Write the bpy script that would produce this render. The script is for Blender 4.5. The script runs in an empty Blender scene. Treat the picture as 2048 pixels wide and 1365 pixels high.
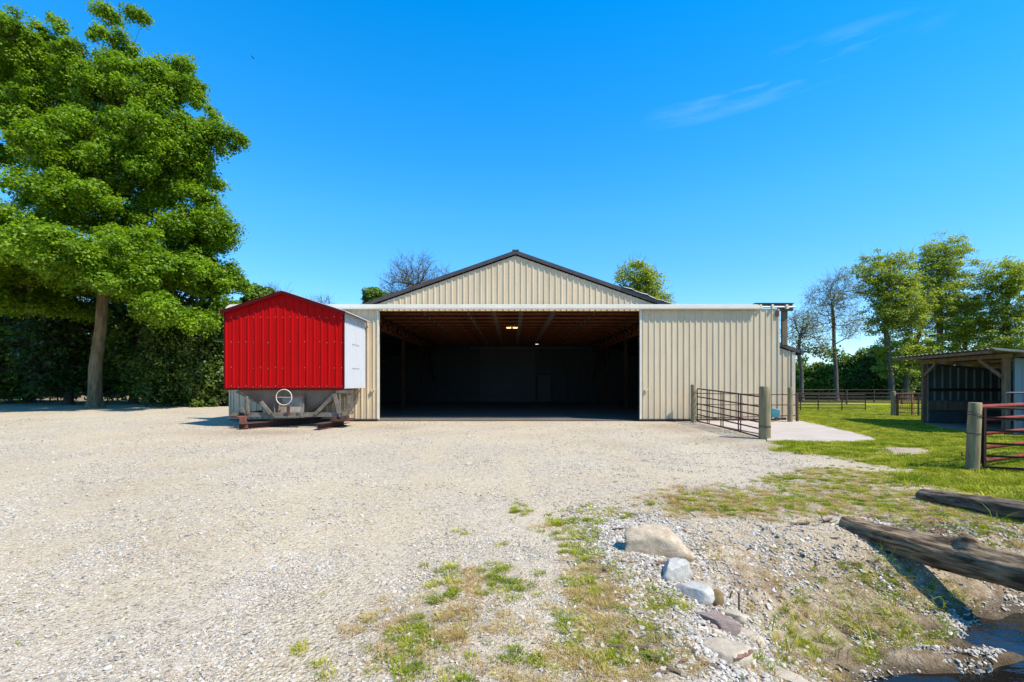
import bpy, bmesh, math, random
import numpy as np
from mathutils import Vector, Matrix, noise as mn

sc = bpy.context.scene
COL = sc.collection
R = math.radians

# ------------------------------------------------------------------ camera
CAMZ = 1.53; F = 910.0; CX = 1024.0; HY = 765.0        # photo focal length, centre column, horizon row (2048 px wide photo)
cam = bpy.data.objects.new('camera', bpy.data.cameras.new('camera')); COL.objects.link(cam)
cam.data.sensor_width = 36; cam.data.lens = 36*F/2048
cam.data.shift_y = (HY-682.5)/2048
cam.data.clip_end = 3000; cam.data.clip_start = 0.05
cam.location = (0, 0, CAMZ); cam.rotation_euler = (R(90), 0, 0)
sc.camera = cam

# ------------------------------------------------------------------ light
SUN = Vector((0.62, -0.36, 1.0)).normalized()
EL = math.asin(SUN.z); AZ = math.atan2(SUN.x, SUN.y)
sc.view_settings.view_transform = 'Standard'; sc.view_settings.look = 'None'
sc.view_settings.gamma = 1; sc.view_settings.use_curve_mapping = False
sc.view_settings.exposure = 0.58
w = bpy.data.worlds.new("World"); sc.world = w; w.use_nodes = True
nt = w.node_tree; bg = nt.nodes['Background']
sky = nt.nodes.new('ShaderNodeTexSky'); sky.sky_type = 'NISHITA'; sky.sun_disc = False
sky.sun_elevation = EL; sky.sun_rotation = AZ
sky.air_density = 1.0; sky.dust_density = 0.0; sky.ozone_density = 3.2; sky.altitude = 200
hs = nt.nodes.new('ShaderNodeHueSaturation'); hs.inputs['Saturation'].default_value = 1.65; hs.inputs['Hue'].default_value = 0.504; hs.inputs['Value'].default_value = 2.0
gm = nt.nodes.new('ShaderNodeGamma'); gm.inputs[1].default_value = .75
nt.links.new(sky.outputs[0], gm.inputs[0]); nt.links.new(gm.outputs[0], hs.inputs['Color'])
# faint wisp of cirrus
tc = nt.nodes.new('ShaderNodeTexCoord')
mp = nt.nodes.new('ShaderNodeMapping'); mp.inputs['Rotation'].default_value = (0, R(22), 0); mp.inputs['Scale'].default_value = (2.2, 2.0, 13)
ns = nt.nodes.new('ShaderNodeTexNoise'); ns.inputs['Scale'].default_value = 1.6; ns.inputs['Detail'].default_value = 7; ns.inputs['Roughness'].default_value = .6
nt.links.new(tc.outputs['Generated'], mp.inputs[0]); nt.links.new(mp.outputs[0], ns.inputs['Vector'])
cr = nt.nodes.new('ShaderNodeMapRange'); cr.inputs[1].default_value = .42; cr.inputs[2].default_value = .75; cr.inputs[3].default_value = 0; cr.inputs[4].default_value = .085
nt.links.new(ns.outputs['Fac'], cr.inputs[0])
def ellipse_mask(d, ax, r1, r2):
    d = Vector(d).normalized(); ax = Vector(ax); ax = (ax-d*ax.dot(d)).normalized(); bx = d.cross(ax)
    def dot(v):
        n = nt.nodes.new('ShaderNodeVectorMath'); n.operation = 'DOT_PRODUCT'; n.inputs[1].default_value = v
        nt.links.new(tc.outputs['Generated'], n.inputs[0]); return n.outputs['Value']
    def m(op, a, b):
        n = nt.nodes.new('ShaderNodeMath'); n.operation = op
        for i, v in enumerate((a, b)):
            if isinstance(v, (int, float)): n.inputs[i].default_value = v
            elif v is not None: nt.links.new(v, n.inputs[i])
        return n.outputs[0]
    u = m('DIVIDE', dot(ax), r1); v = m('DIVIDE', dot(bx), r2)
    s = m('ADD', m('MULTIPLY', u, u), m('MULTIPLY', v, v))
    f = m('MAXIMUM', m('SUBTRACT', 1.0, s), 0.0)
    return m('MULTIPLY', f, m('MAXIMUM', m('MULTIPLY', dot(d), 2.0), 0.0))
mk = ellipse_mask((525/910, 1, 612/910), (1, 0, .36), .22, .040)
mm = nt.nodes.new('ShaderNodeMath'); mm.operation = 'MULTIPLY'; nt.links.new(cr.outputs[0], mm.inputs[0]); nt.links.new(mk, mm.inputs[1])
mx = nt.nodes.new('ShaderNodeMix'); mx.data_type = 'RGBA'; mx.inputs[7].default_value = (8.0, 8.6, 9.4, 1)
spz = nt.nodes.new('ShaderNodeSeparateXYZ'); nt.links.new(tc.outputs['Generated'], spz.inputs[0])
hr = nt.nodes.new('ShaderNodeValToRGB'); he = hr.color_ramp.elements; he[0].position = 0; he[0].color = (.50, .66, .80, 1); he[1].position = .34; he[1].color = (1.0, 1.0, .97, 1)
nt.links.new(spz.outputs['Z'], hr.inputs[0])
hm = nt.nodes.new('ShaderNodeMix'); hm.data_type = 'RGBA'; hm.blend_type = 'MULTIPLY'; hm.inputs[0].default_value = 1
nt.links.new(hs.outputs[0], hm.inputs[6]); nt.links.new(hr.outputs[0], hm.inputs[7])
nt.links.new(mm.outputs[0], mx.inputs[0]); nt.links.new(hm.outputs[2], mx.inputs[6])
nt.links.new(mx.outputs[2], bg.inputs['Color'])
bg.inputs['Strength'].default_value = 0.15
sd = bpy.data.lights.new('sun', 'SUN'); sun = bpy.data.objects.new('sun', sd); COL.objects.link(sun)
sd.energy = 5.0; sd.angle = R(.53); sd.color = (1, .94, .83)
sun.rotation_euler = SUN.to_track_quat('Z', 'Y').to_euler(); sun.location = (20, -20, 40)

# ------------------------------------------------------------------ helpers
rng = np.random.default_rng(7)
def gpt(px, py, z=0.0):
    """point on level z that the photo shows at px,py"""
    Y = (CAMZ-z)*F/(py-HY); return ((px-CX)/F*Y, Y, z)
def at(px, py, Y):
    return ((px-CX)/F*Y, Y, CAMZ+(HY-py)/F*Y)
def tag(o, label=None, cat=None, group=None, kind=None):
    if label: o['label'] = label
    if cat: o['category'] = cat
    if group: o['group'] = group
    if kind: o['kind'] = kind
    return o
def empty(name, loc=(0, 0, 0), label=None, cat=None, group=None):
    o = bpy.data.objects.new(name, None); COL.objects.link(o); o.location = loc
    o.empty_display_size = .3
    return tag(o, label, cat, group)
def link(name, me, mat, parent=None, smooth=False):
    o = bpy.data.objects.new(name, me); COL.objects.link(o)
    if mat: me.materials.append(mat)
    if parent:
        o.parent = parent; o.location = -Vector(_wloc(parent))
    if smooth: me.shade_smooth()
    return o
def _wloc(p):
    v = Vector(p.location)
    while p.parent: p = p.parent; v += Vector(p.location)
    return v
class MB:
    def __init__(s): s.v = []; s.f = []
    def add(s, vs, fs):
        n = len(s.v); s.v += [tuple(v) for v in vs]; s.f += [tuple(i+n for i in f) for f in fs]; return s
    def box(s, x0, x1, y0, y1, z0, z1):
        return s.hexa([(x0,y0,z0),(x1,y0,z0),(x1,y1,z0),(x0,y1,z0),(x0,y0,z1),(x1,y0,z1),(x1,y1,z1),(x0,y1,z1)])
    def hexa(s, p):
        return s.add(p, [(0,3,2,1),(4,5,6,7),(0,1,5,4),(1,2,6,5),(2,3,7,6),(3,0,4,7)])
    def bar(s, a, b, w, h=None, up=(0,0,1)):
        """square bar from a to b, w across, h along up"""
        h = h or w; a = Vector(a); b = Vector(b); d = (b-a).normalized(); u = Vector(up)
        if abs(d.dot(u)) > .98: u = Vector((0, 1, 0))
        sx = d.cross(u).normalized()*w/2; sz = sx.cross(d).normalized()*h/2
        return s.hexa([a-sx-sz, a+sx-sz, b+sx-sz, b-sx-sz, a-sx+sz, a+sx+sz, b+sx+sz, b-sx+sz])
    def tube(s, pts, rad, k=8, cap=True):
        pts = [Vector(p) for p in pts]; n = len(pts)
        if not hasattr(rad, '__len__'): rad = [rad]*n
        vs = []; fs = []
        t0 = (pts[1]-pts[0]).normalized(); ref = Vector((0,0,1)) if abs(t0.z) < .9 else Vector((1,0,0))
        for i, p in enumerate(pts):
            t = (pts[min(i+1, n-1)]-pts[max(i-1, 0)]).normalized()
            u = (ref-t*ref.dot(t)).normalized(); v = t.cross(u); ref = u
            for j in range(k):
                a = 2*math.pi*j/k; vs.append(p+(u*math.cos(a)+v*math.sin(a))*rad[i])
        for i in range(n-1):
            for j in range(k):
                a = i*k+j; b = i*k+(j+1) % k; fs.append((a, b, b+k, a+k))
        if cap: fs += [tuple(range(k-1, -1, -1)), tuple((n-1)*k+j for j in range(k))]
        return s.add(vs, fs)
    def ring(s, c, r, t, nrm=(0,1,0), seg=28, k=6):
        c = Vector(c); nrm = Vector(nrm).normalized(); u = nrm.orthogonal().normalized(); v = nrm.cross(u)
        pts = [c+(u*math.cos(a)+v*math.sin(a))*r for a in [2*math.pi*i/seg for i in range(seg)]]
        vs = []; fs = []
        for i, p in enumerate(pts):
            o = (p-c).normalized()
            for j in range(k):
                a = 2*math.pi*j/k; vs.append(p+(o*math.cos(a)+nrm*math.sin(a))*t)
        for i in range(seg):
            for j in range(k):
                fs.append((i*k+j, i*k+(j+1) % k, ((i+1) % seg)*k+(j+1) % k, ((i+1) % seg)*k+j))
        return s.add(vs, fs)
    def build(s, name, mat, parent=None, smooth=False):
        me = bpy.data.meshes.new(name); me.from_pydata(s.v, [], s.f); me.update()
        return link(name, me, mat, parent, smooth)
def fbm(x, y, z=0, o=4, s=1.0):
    return mn.fractal(Vector((x*s, y*s, z)), 0.6, 2.0, o)
def ss(a, b, x):
    t = np.clip((x-a)/(b-a), 0, 1); return t*t*(3-2*t)

# ------------------------------------------------------------------ materials
def nmat(name):
    m = bpy.data.materials.new(name); m.use_nodes = True
    return m, m.node_tree, m.node_tree.nodes['Principled BSDF']
def N(nt, t, **k):
    n = nt.nodes.new(t)
    for a, b in k.items(): setattr(n, a, b)
    return n
def ramp(nt, fac, stops):
    n = nt.nodes.new('ShaderNodeValToRGB'); e = n.color_ramp.elements
    while len(e) < len(stops): e.new(.5)
    for i, (p, c) in enumerate(stops): e[i].position = p; e[i].color = (*c, 1)
    nt.links.new(fac, n.inputs[0]); return n.outputs[0]
def tnoise(nt, vec, sc, det=4, rough=.55):
    n = nt.nodes.new('ShaderNodeTexNoise'); n.inputs['Scale'].default_value = sc; n.inputs['Detail'].default_value = det; n.inputs['Roughness'].default_value = rough
    nt.links.new(vec, n.inputs['Vector']); return n.outputs['Fac']
def mixc(nt, fac, a, b, mode='MIX'):
    n = nt.nodes.new('ShaderNodeMix'); n.data_type = 'RGBA'; n.blend_type = mode
    for s, v in ((n.inputs[0], fac), (n.inputs[6], a), (n.inputs[7], b)):
        if isinstance(v, (int, float)): s.default_value = v
        elif isinstance(v, tuple): s.default_value = (*v, 1)
        else: nt.links.new(v, s)
    return n.outputs[2]
def math_(nt, op, a, b=0.0):
    n = nt.nodes.new('ShaderNodeMath'); n.operation = op
    for s, v in ((n.inputs[0], a), (n.inputs[1], b)):
        if isinstance(v, (int, float)): s.default_value = v
        else: nt.links.new(v, s)
    return n.outputs[0]
def objvec(nt, scale=(1,1,1)):
    t = nt.nodes.new('ShaderNodeTexCoord'); m = nt.nodes.new('ShaderNodeMapping'); m.inputs['Scale'].default_value = scale
    nt.links.new(t.outputs['Object'], m.inputs[0]); return m.outputs[0]
def simple(name, c1, c2=None, scale=3, rough=.6, metal=0, bump=0, bscale=None, stretch=(1,1,1), spec=.5, lo=.35, hi=.65):
    m, t, p = nmat(name); c2 = c2 or tuple(v*.8 for v in c1)
    v = objvec(t, stretch); f = tnoise(t, v, scale, 6)
    t.links.new(ramp(t, f, [(lo, c1), (hi, c2)]), p.inputs['Base Color'])
    p.inputs['Roughness'].default_value = rough; p.inputs['Metallic'].default_value = metal
    p.inputs['Specular IOR Level'].default_value = spec
    if bump:
        b = t.nodes.new('ShaderNodeBump'); b.inputs['Strength'].default_value = bump; b.inputs['Distance'].default_value = .02
        t.links.new(tnoise(t, v, bscale or scale*4, 8, .65), b.inputs['Height']); t.links.new(b.outputs[0], p.inputs['Normal'])
    return m
def painted(name, c, dirt=(.30,.25,.19), rough=.42, dz=0.8, amt=.75, var=.08):
    """painted ribbed steel with faint streaks, and splash dirt low down"""
    m, t, p = nmat(name)
    v = objvec(t, (1, 1, .12)); v2 = objvec(t)
    st = tnoise(t, v, 5, 6); bl = tnoise(t, v2, .9, 4)
    c1 = mixc(t, ramp(t, st, [(.35, (0,0,0)), (.7, (1,1,1))]), tuple(x*(1+var) for x in c), tuple(x*(1-var) for x in c))
    ox = t.nodes.new('ShaderNodeSeparateXYZ'); t.links.new(v2, ox.inputs[0])
    wn = t.nodes.new('ShaderNodeTexWhiteNoise'); wn.noise_dimensions = '1D'; t.links.new(math_(t, 'FLOOR', math_(t, 'DIVIDE', ox.outputs['X'], .916)), wn.inputs['W'])
    tone = ramp(t, wn.outputs['Value'], [(0, (.90,.90,.90)), (1, (1.0,1.0,1.0))]); c1 = mixc(t, 1.0, c1, tone, 'MULTIPLY')
    stain = ramp(t, tnoise(t, objvec(t, (2.5, 2.5, .25)), 2.2, 7, .7), [(.55, (0,0,0)), (.75, (1,1,1))])
    c1 = mixc(t, math_(t, 'MULTIPLY', stain, .16), c1, dirt)
    c1 = mixc(t, math_(t, 'MULTIPLY', bl, .14), c1, dirt)
    g = t.nodes.new('ShaderNodeNewGeometry'); sp = t.nodes.new('ShaderNodeSeparateXYZ'); t.links.new(g.outputs['Position'], sp.inputs[0])
    mr = t.nodes.new('ShaderNodeMapRange'); mr.inputs[1].default_value = 0.05; mr.inputs[2].default_value = dz; mr.inputs[3].default_value = amt; mr.inputs[4].default_value = 0
    t.links.new(sp.outputs['Z'], mr.inputs[0])
    c2 = mixc(t, math_(t, 'MULTIPLY', mr.outputs[0], tnoise(t, v2, 3, 5)), c1, dirt)
    t.links.new(c2, p.inputs['Base Color']); p.inputs['Roughness'].default_value = rough
    b = t.nodes.new('ShaderNodeBump'); b.inputs['Strength'].default_value = .10; b.inputs['Distance'].default_value = .01
    t.links.new(tnoise(t, v2, 1.6, 2), b.inputs['Height']); t.links.new(b.outputs[0], p.inputs['Normal'])
    return m
def leafmat(name, ca, cb, trans=.4, rough=.5):
    m, t, p = nmat(name)
    a = t.nodes.new('ShaderNodeAttribute'); a.attribute_name = 'rv'
    c = ramp(t, a.outputs['Fac'], [(0, ca), (.75, cb), (1, tuple(min(1, x*1.25) for x in cb))])
    t.links.new(c, p.inputs['Base Color']); p.inputs['Roughness'].default_value = rough; p.inputs['Specular IOR Level'].default_value = .35
    tr = t.nodes.new('ShaderNodeBsdfTranslucent'); t.links.new(mixc(t, 1.0, c, (1.0, 1.0, .55), 'MULTIPLY'), tr.inputs['Color'])
    ms = t.nodes.new('ShaderNodeMixShader'); ms.inputs[0].default_value = trans
    t.links.new(p.outputs[0], ms.inputs[1]); t.links.new(tr.outputs[0], ms.inputs[2])
    t.links.new(ms.outputs[0], t.nodes['Material Output'].inputs['Surface'])
    return m
def bark(name, c1, c2, sc=5):
    return simple(name, c1, c2, scale=sc, rough=.9, bump=.9, bscale=sc*2.2, stretch=(1,1,.22), spec=.2)

M = {}
M['tan'] = painted('tan_steel', (.61,.475,.30))
M['tan_trim'] = simple('tan_trim', (.52,.44,.32), (.48,.40,.29), rough=.45)
M['white_trim'] = simple('white_trim', (.68,.62,.50), (.62,.55,.43), scale=1.3, rough=.4, stretch=(1,1,3))
M['brown_trim'] = simple('brown_trim', (.045,.033,.03), (.07,.052,.046), rough=.4)
M['silver'] = simple('bare_steel', (.26,.25,.24), (.14,.12,.11), rough=.45, metal=.4)
M['red'] = painted('red_steel', (.40,.0015,.002), dirt=(.26,.008,.006), rough=.55, dz=1.6, amt=.1, var=.10); M['red'].node_tree.nodes['Principled BSDF'].inputs['Specular IOR Level'].default_value = .08
M['darkred'] = simple('dark_red_trim', (.08,.003,.004), (.06,.003,.004), rough=.6, spec=.1)
M['white'] = painted('white_steel', (.50,.51,.53), dirt=(.5,.47,.42), rough=.4, dz=1.5, amt=.15, var=.03)
M['galv'] = simple('galvanised', (.17,.145,.12), (.115,.09,.07), scale=2.2, rough=.65, metal=.1)
M['grey_paint'] = simple('weathered_grey_paint', (.20,.165,.125), (.11,.08,.055), scale=4, rough=.7)
M['chute'] = simple('chute_panel', (.30,.255,.195), (.22,.115,.055), scale=3, rough=.6, lo=.45, hi=.72)
M['rust'] = simple('rusty_steel', (.20,.062,.032), (.12,.036,.02), scale=6, rough=.85, bump=.3)
M['rust_dark'] = simple('dark_rusty_steel', (.09,.035,.024), (.055,.026,.02), scale=6, rough=.85, bump=.3)
M['wood_post'] = simple('treated_post_wood', (.31,.245,.135), (.165,.135,.075), scale=5, rough=.9, bump=.5, stretch=(3,3,.35), spec=.2)
M['wood'] = simple('raw_lumber', (.20,.068,.026), (.12,.04,.017), scale=4, rough=.85, bump=.3, stretch=(.4,2,2), spec=.2)
M['wood_dim'] = simple('old_lumber', (.055,.026,.014), (.032,.017,.010), scale=4, rough=.9, stretch=(.4,2,2), spec=.2)  # darker copy of raw lumber: interior shade put into its colour; also dark fence
M['wood_grey'] = simple('grey_barn_lumber', (.19,.14,.09), (.11,.08,.055), scale=4, rough=.9, bump=.3, stretch=(2,2,.4), spec=.2)
M['dark_steel'] = simple('dark_interior_steel', (.020,.026,.030), (.014,.019,.022), rough=.6)  # shade of the barn interior put into the steel's base colour
M['dark_steel2'] = simple('grey_interior_door', (.035,.044,.05), (.028,.036,.04), rough=.6)  # rear doors: same interior shade in the base colour, a little lighter
M['gusset'] = simple('grey_plate', (.11,.10,.085), (.08,.075,.065), rough=.7)
M['gate_brown'] = simple('brown_gate_tube', (.075,.030,.024), (.05,.022,.018), scale=8, rough=.6, spec=.2)
M['gate_black'] = simple('dark_gate_tube', (.022,.016,.014), (.035,.02,.015), scale=8, rough=.6, spec=.15)
M['gate_red'] = simple('faded_red_gate_tube', (.27,.05,.035), (.15,.028,.02), scale=6, rough=.7, spec=.12)
M['gate_blue'] = simple('dark_blue_gate_tube', (.05,.06,.08), (.03,.035,.05), rough=.5)
M['fence_grey'] = simple('grey_fence_rail', (.075,.06,.045), (.045,.035,.026), rough=.9, spec=.1)
M['black'] = simple('black_rubber', (.015,.015,.015), rough=.8)
M['blue_plastic'] = simple('blue_plastic', (.06,.36,.45), (.05,.28,.37), rough=.45)
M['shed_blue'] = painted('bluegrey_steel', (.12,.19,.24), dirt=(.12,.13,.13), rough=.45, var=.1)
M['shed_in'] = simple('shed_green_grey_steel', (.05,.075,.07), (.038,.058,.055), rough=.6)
M['shed_rib'] = simple('shed_pale_ribs', (.20,.225,.20), rough=.6)
M['tin'] = simple('weathered_tin_roof', (.26,.245,.21), (.14,.12,.095), scale=3, rough=.5, metal=.35)
M['concrete'] = simple('concrete', (.44,.37,.31), (.38,.315,.255), scale=1.2, rough=.9, bump=.15, bscale=60, spec=.2)
M['rust_orange'] = simple('orange_rust_mesh', (.32,.13,.04), (.2,.08,.03), rough=.9)
M['bulb'], _t, _p = nmat('warm_bulb'); _p.inputs['Emission Color'].default_value = (1,.72,.25,1); _p.inputs['Emission Strength'].default_value = 1.3
M['bulb2'], _t, _p = nmat('pale_bulb'); _p.inputs['Emission Color'].default_value = (1,.93,.8,1); _p.inputs['Emission Strength'].default_value = .8
M['maple_leaf'] = leafmat('maple_leaves', (.060,.150,.006), (.25,.385,.012), .52)
M['dark_leaf'] = leafmat('dark_evergreen_leaves', (.016,.042,.006), (.045,.095,.010), .25)
M['arb_leaf'] = leafmat('arborvitae_leaves', (.022,.052,.006), (.095,.14,.012), .25)
M['belt_leaf'] = leafmat('belt_leaves', (.055,.12,.010), (.17,.25,.02), .35)
M['wood_leaf'] = leafmat('woodland_leaves', (.055,.12,.010), (.13,.21,.016), .35)
M['spring_leaf'] = leafmat('spring_leaves', (.20,.285,.03), (.42,.48,.055), .55)
M['twig_leaf'] = leafmat('budding_leaves', (.16,.19,.06), (.26,.28,.08), .5)
M['bark_maple'] = bark('maple_bark', (.25,.19,.105), (.11,.08,.042), 6)
M['bark_grey'] = bark('grey_bark', (.14,.115,.085), (.075,.06,.045), 6)
M['bark_dark'] = bark('dark_bark', (.10,.075,.055), (.05,.04,.03), 6)
M['log'] = simple('weathered_log', (.32,.225,.135), (.060,.036,.022), scale=9, rough=.9, bump=1.0, bscale=26, stretch=(3,.6,3), spec=.2, lo=.38, hi=.62)
M['log_dark'] = simple('dark_weathered_log', (.22,.16,.105), (.05,.034,.024), scale=9, rough=.9, bump=1.0, bscale=26, stretch=(3,.6,3), spec=.2)
M['bark_debris'] = simple('bark_chips', (.19,.115,.075), (.09,.055,.04), scale=20, rough=.95)
def stone(name, c1, c2, sc=13, bump=.9):
    m, t, p = nmat(name); v = objvec(t)
    f = tnoise(t, v, sc, 8, .65); c = ramp(t, f, [(.3, c2), (.62, c1)])
    sp = tnoise(t, v, 70, 3, .6); c = mixc(t, ramp(t, sp, [(.56, (0,0,0)), (.66, (.5,.5,.5))]), c, tuple(x*.45 for x in c1))
    t.links.new(c, p.inputs['Base Color']); p.inputs['Roughness'].default_value = .85; p.inputs['Specular IOR Level'].default_value = .25
    b = t.nodes.new('ShaderNodeBump'); b.inputs['Strength'].default_value = bump; b.inputs['Distance'].default_value = .012
    t.links.new(tnoise(t, v, 45, 9, .75), b.inputs['Height']); t.links.new(b.outputs[0], p.inputs['Normal']); return m
M['st_tan'] = stone('tan_boulder', (.52,.42,.30), (.32,.22,.13))
M['st_white'] = stone('white_boulder', (.50,.465,.41), (.34,.31,.27))
M['st_brown'] = stone('brown_boulder', (.24,.16,.07), (.14,.10,.045))
M['st_pink'] = stone('pinkish_boulder', (.30,.22,.18), (.20,.145,.12))
M['st_pale'] = stone('pale_slab', (.50,.41,.30), (.34,.27,.19))

# pebbles: one look, tone varies from stone to stone
def pebmat():
    m, t, p = nmat('pebbles')
    oi = t.nodes.new('ShaderNodeObjectInfo')
    c = ramp(t, oi.outputs['Random'], [(0, (.08,.07,.06)), (.10, (.20,.175,.14)), (.35, (.35,.31,.245)), (.6, (.47,.42,.34)), (.76, (.47,.345,.195)), (.85, (.27,.185,.12)), (.93, (.60,.555,.48)), (1, (.20,.12,.065))])
    t.links.new(mixc(t, .22, c, ramp(t, tnoise(t, objvec(t), 2.2, 4), [(.3, (.3,.28,.25)), (.7, (.8,.78,.74))])), p.inputs['Base Color'])
    p.inputs['Roughness'].default_value = .85; p.inputs['Specular IOR Level'].default_value = .3
    return m
M['peb'] = pebmat()
def grassmat(name, ca, cb, cc):
    m, t, p = nmat(name)
    oi = t.nodes.new('ShaderNodeObjectInfo')
    c = ramp(t, oi.outputs['Random'], [(0, ca), (.5, cb), (1, cc)])
    t.links.new(c, p.inputs['Base Color']); p.inputs['Roughness'].default_value = .6; p.inputs['Specular IOR Level'].default_value = .12
    tr = t.nodes.new('ShaderNodeBsdfTranslucent'); t.links.new(c, tr.inputs['Color'])
    ms = t.nodes.new('ShaderNodeMixShader'); ms.inputs[0].default_value = .35
    t.links.new(p.outputs[0], ms.inputs[1]); t.links.new(tr.outputs[0], ms.inputs[2])
    t.links.new(ms.outputs[0], t.nodes['Material Output'].inputs['Surface']); return m
M['grass'] = grassmat('grass_blades', (.13,.19,.008), (.30,.34,.012), (.52,.46,.06))
M['dry'] = grassmat('dry_grass_blades', (.40,.26,.10), (.55,.38,.15), (.46,.40,.10))

# ------------------------------------------------------------------ terrain
SHORE = [(1.9,-2.0,1.3),(2.15,1.0,1.2),(2.42,2.3,1.2),(2.64,3.38,1.4),(3.02,3.58,1.6),(3.47,3.66,1.7),(3.9,3.95,1.25),(4.24,4.17,.85),(4.94,4.36,.5),(6.2,4.4,.6),(9,3.9,.9),(16,3.2,1.2)]
SHORE = [(x_*.93, y_*.93, w_+.25) if y_ > 1 else (x_, y_, w_) for x_, y_, w_ in SHORE]
def shore(x, y):
    """signed distance to the waterline (+ on land) and bank width there"""
    x = np.asarray(x, float); y = np.asarray(y, float)
    best = np.full(x.shape, 1e9); wd = np.ones(x.shape); sg = np.ones(x.shape)
    for (ax, ay, aw), (bx, by, bw) in zip(SHORE[:-1], SHORE[1:]):
        dx, dy = bx-ax, by-ay; L = dx*dx+dy*dy
        t = np.clip(((x-ax)*dx+(y-ay)*dy)/L, 0, 1)
        qx, qy = x-(ax+t*dx), y-(ay+t*dy); d = np.hypot(qx, qy)
        m = d < best; best = np.where(m, d, best); wd = np.where(m, aw+(bw-aw)*t, wd)
        sg = np.where(m, np.sign(dx*(y-ay)-dy*(x-ax)), sg)
    return best*sg, wd
WATER = -0.51
def height(x, y):
    x = np.asarray(x, float); y = np.asarray(y, float)
    d, wd = shore(x, y)
    h = WATER*(1-ss(0, 1, d/wd)**.75)
    h = np.where(d < 0, WATER-.004+np.maximum(d*.55, -.28), h)
    h = h+.19*np.exp(-((x-3.65)**2/.75+(y-3.30-.10*(x-3.45)-.03*np.sin(x*9))**2/.024))
    far = ss(19, 70, y)*ss(11.2, 15, x)
    h = h-1.0*far
    # pad of gravel heaped round the rocks, faint unevenness of the yard
    h = h+.05*np.exp(-((x-1.35)**2/.35+(y-4.1)**2/.7))
    lump = (np.sin(x*.9+1.3)*np.sin(y*.7+.4)+.5*np.sin(x*2.1+y*1.3))*.012
    h = h+lump*ss(0, 3, np.abs(d))*(1-ss(14, 17, y)*(np.abs(x) < 11.3))
    return h
def H(x, y): return float(height(x, y))
def proj(x, y, z):
    return CX+F*x/y, HY+F*(CAMZ-z)/y

# ground patches of the photo: (px, py, rx, ry, green, dry, soil)
PATCH = [
 (1160,1070,45,40,1.0,.1,.2),(1155,1105,30,14,1,.0,.2),(950,1165,85,35,.7,.15,.25),(1035,1180,60,22,.6,.1,.2),(1200,1170,60,38,.6,1,.7),
 (1190,1215,70,32,.1,.9,.6),(800,1300,75,50,.95,.3,.5),(890,1340,80,45,.8,.2,.4),(880,1250,110,38,.15,.8,.7),(1180,1290,70,45,.9,.5,.6),
 (1290,1300,70,70,.35,.8,.8),(1120,1350,110,40,.5,.3,.5),(1320,1210,38,24,1,.1,.3),(1200,1350,90,40,.4,.6,.6),(1230,1260,90,30,.3,.7,.7),
 (1420,1005,90,22,.45,.9,.7),(1490,1010,110,22,.6,.5,.6),(1560,1000,60,14,.9,.1,.3),(1680,990,90,28,.6,.5,.5),(1600,1015,120,20,.4,.5,.5),
 (1700,1000,120,14,.5,.6,.5),(1800,1010,110,25,.8,.5,.5),(1890,1035,90,22,.9,.6,.5),(1990,1090,80,32,1,.35,.4),(1960,1060,90,25,.9,.3,.4),
 (1870,1070,80,30,.1,.1,1.0),(1720,1225,110,65,.95,.3,.7),(1640,1190,60,30,.75,.2,.6),(1760,1290,120,40,.8,.5,.7),(1780,1150,45,26,1,.2,.4),
 (1590,1330,80,40,.6,.6,.8),(1550,1180,120,60,.12,.2,.9),(1450,1120,150,60,.05,.15,.6),(1900,1190,50,30,.9,.2,.4),(1870,1290,50,30,.9,.1,.4),
 (1660,950,60,12,.6,.4,.4),(1560,960,40,9,.7,.2,.2),(1750,960,90,14,.9,.2,.3),(1390,860,50,6,.1,.9,.5),(1440,880,60,6,.1,.8,.5),(1340,852,40,5,.2,.9,.5),
 (1485,893,22,5,1,.3,.3),(1560,892,60,6,.9,.4,.4),(1700,905,50,10,.6,.3,.3),(1300,1000,50,10,.2,.2,.2),(790,855,40,5,.8,.7,.4),(520,865,90,5,.25,1,.5),
 (1040,1020,14,12,.9,.1,.1),(1010,1330,40,30,.9,.2,.4),(690,1260,12,10,.9,0,.1),(600,1300,10,8,.9,0,.1),(700,1240,10,8,.9,0,0),(640,1345,14,10,.9,0,0),(680,1330,12,8,.8,0,0),
 (1080,1060,16,8,.5,.3,0),(930,1060,14,8,.4,.1,0),(1000,1100,12,8,.7,.1,0),(1110,1050,20,10,.8,.1,0),(1180,1010,14,6,.6,.1,0),(760,1200,14,8,.3,.3,0),(1225,1030,30,10,.7,.2,.1),
]
PA = np.array(PATCH, float)
def tracks(x, y):
    t = np.zeros(np.shape(x))
    for c0, c1, c2, wd_, a_ in ((-1.0, -.10, .004, .32, 1), (.75, -.10, .004, .30, 1), (-3.6, -.30, .006, .40, .9), (-5.6, -.36, .006, .42, .9), (2.3, .02, -.002, .3, .7), (-7.0, -1.1, .02, .5, .7), (-9.5, -1.0, .02, .5, .6)):
        c_ = c0+c1*y+c2*y*y+.18*np.sin(y*.5+c0); t = np.maximum(t, a_*np.exp(-((x-c_)/wd_)**2))
    return t*(1-ss(17.5, 19, y))
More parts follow.
